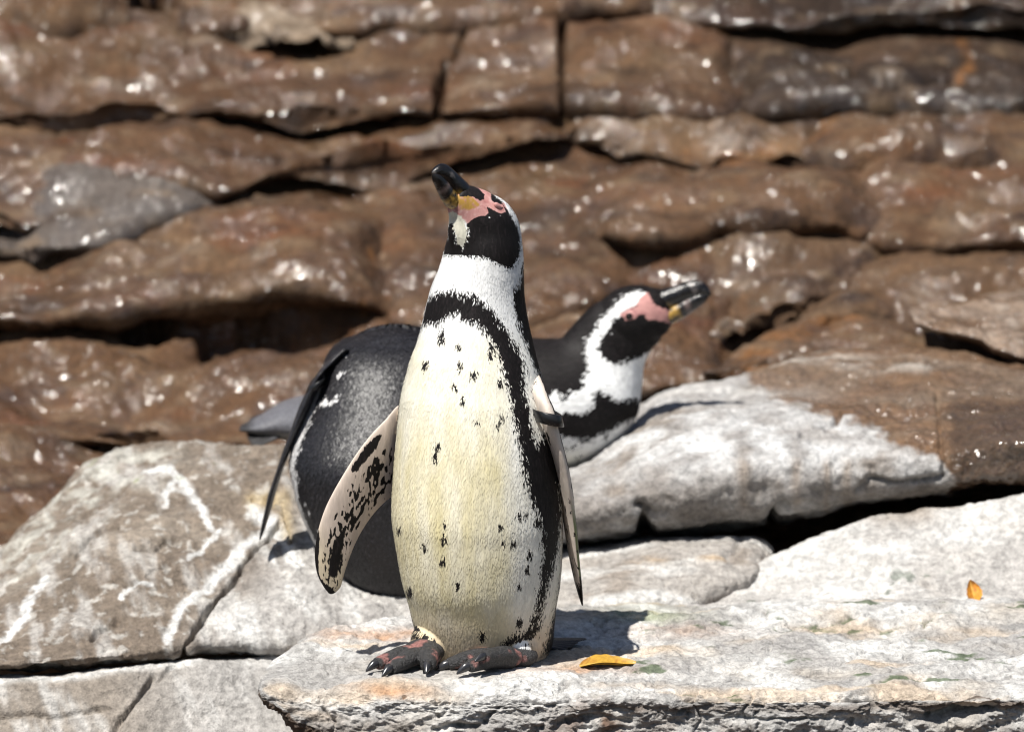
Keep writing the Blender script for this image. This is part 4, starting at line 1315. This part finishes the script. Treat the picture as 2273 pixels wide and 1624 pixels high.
def ring_band(center, ax1, ax2, axis, h, name, parent, thick=.0022):
    rings_ = []
    for t, k in ((-1, 1.0), (-1, 1.0 + thick), (-.9, 1.0 + 1.25 * thick), (.9, 1.0 + 1.25 * thick), (1, 1 + thick), (1, 1.0), (-.0, .97)):
        rings_.append((center + axis * (h * t), ax1 * k, ax2 * k))
    a = np.linspace(0, 2 * np.pi, 40, endpoint=False)
    prof = [(-1, 1.0), (-1, 1.10), (-.85, 1.14), (.85, 1.14), (1, 1.10), (1, 1.0)]
    Vv = []
    for t, k in prof:
        ca = np.sign(np.cos(a)) * np.abs(np.cos(a)) ** .7; sa = np.sign(np.sin(a)) * np.abs(np.sin(a)) ** .7
        Vv.append(center + axis * (h * t) + (ca[:, None] * ax1 + sa[:, None] * ax2) * k)
    Vv = np.vstack(Vv)
    F = grid_faces(len(prof), 40, wrap=True)
    last = np.stack([(len(prof) - 1) * 40 + np.arange(40), (len(prof) - 1) * 40 + (np.arange(40) + 1) % 40, (np.arange(40) + 1) % 40, np.arange(40)], 1)
    me = new_mesh(name, Vv, np.vstack([F, last]))
    return link(name, me, BAND, parent)


cdR = unit([-.18, .98, -.05])
ring_band(pt(*rc(243, 372), -.067) + cdR * .029, np.array([.0158, 0, -.003]), cdR * .038, unit([.22, .0, -1]), .0078, 'wing_band', pa)


# feet of A
def foot(parent, ankle, toes, web=True, seed=0):
    """toes: list of lists of points from the sole's root to the toe end with radii"""
    parts_ = [blob(ankle[0], ankle[1])]
    for pts_, rad in toes:
        rings_ = []
        P_ = np.array(pts_)
        for k in range(len(P_)):
            d = unit(P_[min(k + 1, len(P_) - 1)] - P_[max(k - 1, 0)])
            s = unit(np.cross(d, [0, 0, 1]))
            u_ = np.cross(s, d)
            rings_.append((P_[k], s * rad[k], u_ * rad[k] * .85))
        parts_.append(tube(rings_, 20, 30))
    if web:
        for (p1, r1), (p2, r2) in zip(toes[:-1], toes[1:]):
            for t in (.3, .5, .7):
                a_ = lerp(np.array(p1[0]), np.array(p2[0]), t); b_ = lerp(np.array(p1[1]), np.array(p2[1]), t) ; c_ = lerp(np.array(p1[2]), np.array(p2[2]), t)
                e_ = lerp(b_, c_, .65)
                s = unit(np.array(p2[1]) - np.array(p1[1])) * .011
                u_ = np.array([0, 0, .0038])
                parts_.append(tube([(a_, s, u_), (b_ - [0, 0, .002], s, u_), (e_ - [0, 0, .003], s * .8, u_ * .8)], 16, 16))
    V, Q = fuse(parts_, .0016, 4)
    cl_ = np.tile(np.array([0.028, 0.027, 0.028]), (len(V), 1))
    pk = sstep(.14, .36, fbm(V, .020, 3, 671 + seed))
    cl_ = mixc(cl_, [0.30, 0.13, 0.115], pk * .8)
    f = mesh_from('foot', V, Q, FOOT, parent, cl_)
    for pts_, rad in toes:
        P_ = np.array(pts_)
        d = unit(P_[-1] - P_[-2])
        dd = unit(d + np.array([0, 0, -.55]))
        s = unit(np.cross(d, [0, 0, 1])); u_ = np.cross(s, d)
        r0 = rad[-1] * .62
        Vc, Fc = tube([(P_[-1] - d * .006 + u_ * .001, s * r0, u_ * r0), (P_[-1] + d * .004 + u_ * .001, s * r0 * .9, u_ * r0), (P_[-1] + d * .009 + dd * .002, s * r0 * .62, u_ * r0 * .7), (P_[-1] + d * .010 + dd * .008, s * r0 * .15, u_ * r0 * .2)], 14, 16)
        mesh_from('claw', Vc, Fc, CLAW, f)
    return f


def toe(x0, y0, Y0, x1, y1, Y1, x2, y2, Y2, r=(.014, .0128, .0115, .0092)):
    a_, b_, c_ = pt(x0, y0 + 2, Y0), pt(x1, y1 + 5, Y1), pt(x2, y2 + 7, Y2)
    return ([a_, lerp(a_, b_, .55) + np.array([0, 0, .002]), b_, c_], r)


foot(pa, (pt(940, 1446, -.055), (np.array([.026, 0, 0]), np.array([0, .024, 0]), np.array([0, 0, .016]))),
     [toe(925, 1447, -.06, 870, 1455, -.08, 836, 1466, -.095), toe(935, 1452, -.07, 890, 1466, -.10, 866, 1477, -.118), toe(955, 1452, -.07, 952, 1460, -.095, 949, 1469, -.112)])
foot(pa, (pt(1140, 1455, -.055), (np.array([.030, 0, 0]), np.array([0, .026, 0]), np.array([0, 0, .016]))),
     [toe(1125, 1457, -.07, 1040, 1455, -.085, 994, 1468, -.092), toe(1130, 1462, -.08, 1075, 1462, -.115, 1040, 1472, -.125), toe(1140, 1456, -.075, 1100, 1448, -.105, 1072, 1450, -.128)], seed=5)


def tail(parent, root, tip, wide, n=11, mat=TAILM, pale=False, up=(0, 0, 1), rad=.006, name='tail'):
    """fan of stiff feathers as one mesh of separate blades rooted together"""
    root, tip, wide = np.array(root), np.array(tip), np.array(wide)
    Vs, Fs, Cs, off = [], [], [], 0
    d0 = unit(tip - root)
    upv = unit(np.array(up) - d0 * np.dot(up, d0))
    for k in range(n):
        t = (k / (n - 1)) * 2 - 1
        end = tip + wide * t - (tip - root) * (.10 * t * t) - upv * abs(t) * .004
        st = root + wide * t * .45
        ws = unit(wide)
        rr = [(st, ws * rad, upv * rad * .6), (lerp(st, end, .5), ws * rad * 1.1, upv * rad * .35), (lerp(st, end, .85), ws * rad * .9, upv * rad * .2), (end, ws * rad * .2, upv * rad * .1)]
        Vv, Ff = tube(rr, 10, 18)
        g = np.clip(((Vv - st) @ unit(end - st)) / np.linalg.norm(end - st), 0, 1)
        cc_ = np.tile(np.array([0.022, 0.021, 0.022]), (len(Vv), 1))
        if pale:
            cc_ = mixc(cc_, [0.085, 0.085, 0.095], sstep(.75, .4, g) * .9)
        Vs.append(Vv); Fs.append(Ff + off); Cs.append(cc_); off += len(Vv)
    return mesh_from(name, np.vstack(Vs), np.vstack(Fs), mat, parent, np.vstack(Cs))


tail(pa, pt(1205, 1428, .05), gp(1288, 1421, .010), [.012, .03, .0], 9, rad=.008)

# ------------------------------------------------------------------ penguin B: lying on its belly, head raised to the right
pb = empty('penguin')
tag(pb, 'penguin lying on its belly on the long boulder, beak pointing right', 'penguin')
YBB = .80
KB = (YBB - CAMPOS[1]) / (-CAMPOS[1]) * SC


def b2(x, y):
    return ((1250 + x / 2.953) / 1.1, (630 + y / 2.953) / 1.1)


EX, EYv, EZ = np.eye(3)


def ring_xy(x0, y0, x1, y1, Y, ratio):
    """ring whose back point is (x0, y0) and belly point (x1, y1) as seen, at depth Y"""
    a = pt(x0, y0, Y); b_ = pt(x1, y1, Y)
    half = (a - b_) / 2
    return ((a + b_) / 2, np.array([0, 1, 0]) * np.linalg.norm(half) * ratio, half)


ringsB = [ring_xy(640, 905, 650, 985, YBB, .8), ring_xy(690, 870, 690, 1015, YBB, .9), ring_xy(780, 825, 790, 1050, YBB, .98), ring_xy(900, 780, 900, 1075, YBB, 1.0), ring_xy(1020, 755, 1020, 1080, YBB, 1.0),
          ring_xy(1120, 748, 1140, 1075, YBB, .98), ring_xy(1200, 752, 1270, 1042, YBB, .96), ring_xy(1228, 752, 1365, 984, YBB, .9), ring_xy(1246, 750, 1412, 925, YBB, .84), ring_xy(1258, 738, 1424, 865, YBB, .74),
          ring_xy(1278, 715, 1430, 810, YBB, .72), ring_xy(1310, 683, 1448, 772, YBB, .74), ring_xy(1340, 664, 1462, 758, YBB, .72), ring_xy(1372, 650, 1470, 745, YBB, .6)]
bodyB = tube(ringsB, 56, 130)
hB = unit([.90, -.16, .40]); lB = unit([-.17, -.985, 0.0]); lB = unit(lB - hB * np.dot(lB, hB)); nB = np.cross(lB, hB) * -1
if nB[2] < 0:
    nB = -nB
cB = pt(1402, 705, YBB - .004)
headB = blob(cB, (lB * .040, nB * .044, hB * .054))
snoutB = tube([(cB, lB * .034, nB * .040), (cB + hB * .030 - nB * .003, lB * .030, nB * .036), (cB + hB * .046 - nB * .003, lB * .022, nB * .029), (cB + hB * .056 - nB * .003, lB * .014, nB * .020)], 36, 24)
V, Q = fuse([bodyB, headB, snoutB], .0028, 8)
N = vnormals(V, Q)
Vm = V.copy()
far = V[:, 1] > YBB
Vm[:, 1] = np.where(far, 2 * YBB - V[:, 1], V[:, 1])
mx_, my_ = proj(Vm)
WB = [b2(*p) for p in ((850, 258), (900, 238), (960, 245), (1000, 262), (990, 320), (920, 330), (880, 350), (800, 405), (735, 460), (668, 550), (635, 620), (645, 690), (700, 740), (770, 770), (830, 750), (1000, 670), (1080, 700),
                       (1000, 1010), (940, 1030), (890, 1000), (800, 1022), (740, 1000), (640, 950), (612, 960), (600, 1060), (540, 1110), (430, 1112), (340, 1135), (100, 1150), (100, 1020), (270, 985), (330, 940), (400, 1035), (425, 960), (530, 935), (540, 850), (572, 800),
                       (552, 700), (545, 620), (580, 560), (640, 460), (715, 370), (790, 305))]
BB_ = [b2(*p) for p in ((100, 1270), (330, 1275), (450, 1285), (560, 1310), (640, 1260), (740, 1235), (830, 1165), (930, 1120), (1000, 1200), (800, 1500), (300, 1700), (-800, 1800), (-800, 1300))]
PB = [b2(*p) for p in ((930, 300), (985, 255), (1010, 300), (1040, 340), (1100, 360), (1180, 390), (1150, 480), (1080, 455), (970, 450), (955, 410), (915, 405), (885, 445), (815, 450), (795, 410), (850, 375), (905, 350))]
sdw = np.maximum(poly_sd(mx_, my_, WB), poly_sd(mx_, my_, BB_))
sdB = -sdw * KB * 1000
sdB = np.where((N[:, 2] < -.55) & (my_ > 930), -8, sdB)
pk = poly_sd(mx_, my_, PB)
col = np.tile(WHITEF, (len(V), 1))
col = mixc(col, [0.70, 0.66, 0.50], sstep(980, 1040, my_) * .6)
col = mixc(col, PINK, sstep(-6, -4, pk))
col = mixc(col, [0.30, 0.13, 0.13], sstep(-6, -4, pk) * sstep(.0, .3, fbm(V, .012, 3, 643)) * .7)
sdB = np.where(pk > -1, np.minimum(sdB, -pk * .6 - 1), sdB)
rs = np.random.RandomState(8)
for x, y in ((510, 1330), (450, 1345), (500, 1430), (590, 1290), (690, 1270)):
    sx, sy = b2(x, y)
    sdB = np.maximum(sdB, (1 - np.hypot((mx_ - sx) / 6, (my_ - sy) / 4.5)) * 3.0)
partsB = [(V, Q, col, sdB)]
plumage(pb, V, N, col, sdB, np.tile(np.array([-.9, 0, -.45]), (len(V), 1)), 50000, .0075, .0012, FEATHER_B, .05, keep=(pk < -6), seed=2)
link('body', join_tris(partsB), FEATHER_B, pb)
beak(pb, cB + hB * .046 - nB * .001, hB, lB, nB, .070, .040)
# open eye on the near cheek
vx, vy = proj(V)
ex, ey = b2(852, 424)
view = CAMPOS - V
fac = (N * view).sum(1)
ie = np.argmin((vx - ex) ** 2 + (vy - ey) ** 2 + 1e6 * (fac < .1))
Vb, Fb = blob(V[ie] - N[ie] * .001, (hB * .0058, nB * .0052, lB * .0045), 20)
mesh_from('eye', Vb, Fb, EYE, pb)
Vb, Fb = blob(V[ie] - N[ie] * .0022, (hB * .0090, nB * .0078, lB * .0036), 20)
mesh_from('eye_ring', Vb, Fb, LID, pb)
tail(pb, pt(668, 925, YBB), pt(545, 958, YBB - .02), [.004, -.045, -.012], 11, pale=True, rad=.010, up=(0, -.3, 1))
# upper tail coverts, a tapering wedge of body feathers over the fan
Vt, Ft = tube([(pt(690, 930, YBB), EYv * .085, EZ * .034), (pt(630, 932, YBB), EYv * .060, EZ * .026), (pt(575, 943, YBB - .01), EYv * .040, EZ * .012), (pt(533, 950, YBB - .02), EYv * .018, EZ * .003)], 28, 30)
ct = np.tile(np.array([0.10, 0.10, 0.112]), (len(Vt), 1))
nt_z = (Vt[:, 2] - pt(600, 938, YBB)[2])
ct = mixc(ct, [0.30, 0.29, 0.27], sstep(-.002, -.014, nt_z) * .8)
tx_, ty_ = proj(Vt)
ct = mixc(ct, [0.025, 0.024, 0.025], sstep(572, 545, tx_))
mesh_from('tail_coverts', Vt, Ft, TAILM, pb, ct)
# far and near flippers, swept back along the body
for s in (-1, 1):
    Y_ = YBB + s * .105
    sec = [(pt(1130, 830, Y_), pt(1120, 930, Y_ + s * .004), EYv * .014), (pt(1060, 860, Y_ + s * .012), pt(1060, 965, Y_ + s * .01), EYv * .014), (pt(980, 905, Y_ + s * .016), pt(1000, 1000, Y_ + s * .012), EYv * .012),
           (pt(920, 950, Y_ + s * .014), pt(950, 1015, Y_ + s * .012), EYv * .009), (pt(890, 990, Y_ + s * .01), pt(905, 1015, Y_ + s * .01), EYv * .004)]
    Vf_, Ff_, *_ = flipper(sec, 18, 40)
    mf = join_tris([(Vf_, Ff_, np.tile(WHITEF, (len(Vf_), 1)), np.full(len(Vf_), 6.0))])
    link('flipper', mf, FEATHER_B, pb)

# ------------------------------------------------------------------ penguin C: bent forward, back to us
pc = empty('penguin')
tag(pc, 'penguin bent forward showing its dark scaly back and hanging flipper, behind the upright one', 'penguin')
YC = .44
C_ROWS = [  # y, left, right, depth offset
    (1332, 830, 930, .0), (1322, 800, 985, .0), (1296, 768, 1020, .0), (1250, 728, 1040, .0), (1190, 690, 1055, .0), (1130, 664, 1064, .002), (1080, 650, 1068, .004), (1030, 642, 1068, .008), (990, 648, 1062, .014),
    (950, 664, 1052, .022), (900, 685, 1036, .032), (850, 704, 1020, .044), (810, 718, 1006, .056), (780, 732, 994, .068), (758, 756, 976, .080), (742, 800, 940, .095), (734, 835, 915, .105)]
ringsC = []
for y, xl, xr, dY in C_ROWS:
    k = (YC + dY - CAMPOS[1]) / (-CAMPOS[1]) * SC
    w = (xr - xl) / 2 * k
    ringsC.append((pt((xl + xr) / 2, y, YC + dY), EX * w, -EYv * w * .78))
bodyC = tube(ringsC, 64, 110)
hump = blob(pt(872, 775, YC + .10), (EX * .056, EYv * .075, EZ * .030))
neckC = tube([(pt(880, 800, YC + .10), EX * .075, EZ * .05), (pt(890, 808, YC + .17), EX * .062, EZ * .045), (pt(905, 835, YC + .22), EX * .050, EYv * .04 + EZ * .025), (pt(915, 890, YC + .25), EX * .045, EYv * .042)], 40, 40)
headC = blob(pt(918, 925, YC + .255), (EX * .042, EYv * .044, EZ * .052))
V, Q = fuse([bodyC, hump, neckC, headC], .0028, 8)
N = vnormals(V, Q)
view = CAMPOS - V; view /= np.linalg.norm(view, axis=1)[:, None]
fac = (N * view).sum(1)
px, py = proj(V)
sdC = (fac - .46 + .26 * sstep(840, 760, py) + .16 * sstep(1040, 1110, py)) * 44
sdC = np.where(py < 800, np.maximum(sdC, (N[:, 2] - .1) * 20), sdC)
sdC = np.where((V[:, 1] > YC + .19), 8, sdC)
sdC = sdC - 9 * np.exp(-(polyline_dist(px, py, ((722, 815), (738, 790), (770, 762))) / 9) ** 2) * (fac > 0) * sstep(-.2, .3, fbm(V, .012, 3, 691))
sdC = sdC - np.where(fac > .2, sstep(.30, .5, fbm(V, .02, 3, 693)) * 14, 0)
col = np.tile(np.array([.62, .61, .61]), (len(V), 1))
partsC = [(V, Q, col, sdC)]
plumage(pc, V, N, col, sdC, np.tile(np.array([0, -.1, -1.0]), (len(V), 1)), 60000, .0085, .0015, FEATHER_C, .06, seed=3, jit=.07, mix=1.0)
lc = [(701, 831), (678, 866), (658, 905), (638, 963), (622, 1006), (607, 1053), (591, 1100), (584, 1132), (577, 1170), (575, 1194)]
rcs = [(723, 823), (705, 862), (682, 921), (658, 968), (640, 1011), (624, 1050), (608, 1100), (597, 1140), (586, 1179), (578, 1199)]
secC = [(pt(765, 775, YC + .02), pt(768, 780, YC + .075), EX * .014), (pt(735, 803, YC + .012), pt(738, 806, YC + .07), EX * .015)]
for i, ((xa, ya), (xb, yb)) in enumerate(zip(lc, rcs)):
    t = i / 9
    ch = lerp(.068, .052, t) if i < 8 else (.032 if i == 8 else .008)
    a = pt(xa, ya, YC - .005 - .02 * t); b_ = pt(xb, yb, YC - .005 - .02 * t)
    m_ = (a + b_) / 2
    cd = unit([.10, .99, .05])
    secC.append((m_ - cd * .003, m_ + cd * ch, unit(b_ - a) * max(np.linalg.norm(b_ - a) * .9, .003)))
Vf_, Ff_, uf_, cf_, sf_ = flipper(secC, 24, 80)
partsC.append((Vf_, Ff_, np.tile(np.array([.55, .5, .46]), (len(Vf_), 1)), np.where((sf_ > 0) & (cf_ > .5), 2.0, 7.0)))
# far-side flipper, mirrored about the spine
xm = pt(858, 1000, YC)[0]
Vg = Vf_.copy(); Vg[:, 0] = 2 * xm - Vg[:, 0]
partsC.append((Vg, Ff_[:, ::-1], np.tile(np.array([.55, .5, .46]), (len(Vg), 1)), np.full(len(Vg), 7.0)))
link('body', join_tris(partsC), FEATHER_C, pc)
hC = unit([.1, .35, -.93]); lC = unit(np.cross(hC, [0, 1, 0])); nC = np.cross(lC, hC)
beak(pc, pt(918, 925, YC + .255) + hC * .046, hC, lC, nC, .068, .036)
ring_band(pt(706, 846, YC + .028), np.array([.0105, -.002, .005]), np.array([.004, .034, .002]), unit([.42, .02, 1]), .0065, 'wing_band', pc)
for x in (820, 915):
    foot(pc, (pt(x, 1318, YC + .02), (EX * .024, EYv * .024, EZ * .016)),
         [toe(x - 5, 1320, YC + .03, x - 20, 1318, YC + .06, x - 30, 1316, YC + .085), toe(x, 1320, YC + .03, x, 1318, YC + .065, x + 2, 1316, YC + .095), toe(x + 5, 1320, YC + .03, x + 22, 1318, YC + .06, x + 34, 1316, YC + .085)], web=False, seed=x)
tail(pc, pt(940, 1290, YC - .05), pt(965, 1335, YC - .10), [.02, 0, 0], 7, rad=.009, up=(0, -1, .4))


# ------------------------------------------------------------------ fallen leaves
def leaf(name, base, tip, side, curl, colr, label, n=26, m=11):
    base, tip, side = np.array(base), np.array(tip), np.array(side)
    ax_ = tip - base
    up = unit(np.cross(ax_, side))
    if up[2] < 0:
        up = -up
    V = []
    for i in range(n):
        t = i / (n - 1)
        w = (math.sin(math.pi * min(1, t ** .8)) ** .9) * (1 + .04 * math.sin(t * 31)) + .02
        for j in range(m):
            s = j / (m - 1) * 2 - 1
            V.append(base + ax_ * t + side * (s * w) + up * (curl * (abs(s) ** 1.5) * w + .25 * curl * math.sin(t * 6 + s)))
    V = np.array(V)
    F = grid_faces(n, m)
    F2 = np.vstack([F, F[:, ::-1] + len(V)])
    Vt_ = np.vstack([V + up * .0005, V - up * .0005])
    tt = np.repeat(np.linspace(0, 1, n), m); s2 = np.tile(np.linspace(-1, 1, m), n)
    c = np.tile(np.array(colr), (n * m, 1))
    c = mixc(c, [0.25, 0.10, 0.015], sstep(.0, .35, fbm(V, .012, 3, 701)) * .8)
    c = mixc(c, [0.58, 0.40, 0.10], np.exp(-(s2 / .08) ** 2) * .7)
    me = new_mesh(name, Vt_, F2)
    set_col(me, np.vstack([c, c]))
    o = link(name, me, simple_material('leaf_' + name, colr, .45, .4, .2, 300, .0004, attr=True), None)
    return tag(o, label, 'leaf')


leaf('fallen_leaf', gp(1286, 1478, .001), gp(1412, 1470, .004), [.002, .019, .002], .007, [0.40, 0.23, 0.03], 'curled yellow fallen leaf lying flat on the ledge beside the upright penguin')
lb = pt(2164, 1338, .335)
leaf('fallen_leaf', lb, lb + np.array([-.006, .006, .030]), [.010, .003, .002], .006, [0.58, 0.24, 0.03], 'small orange leaf standing upright against the pale sloping rock')
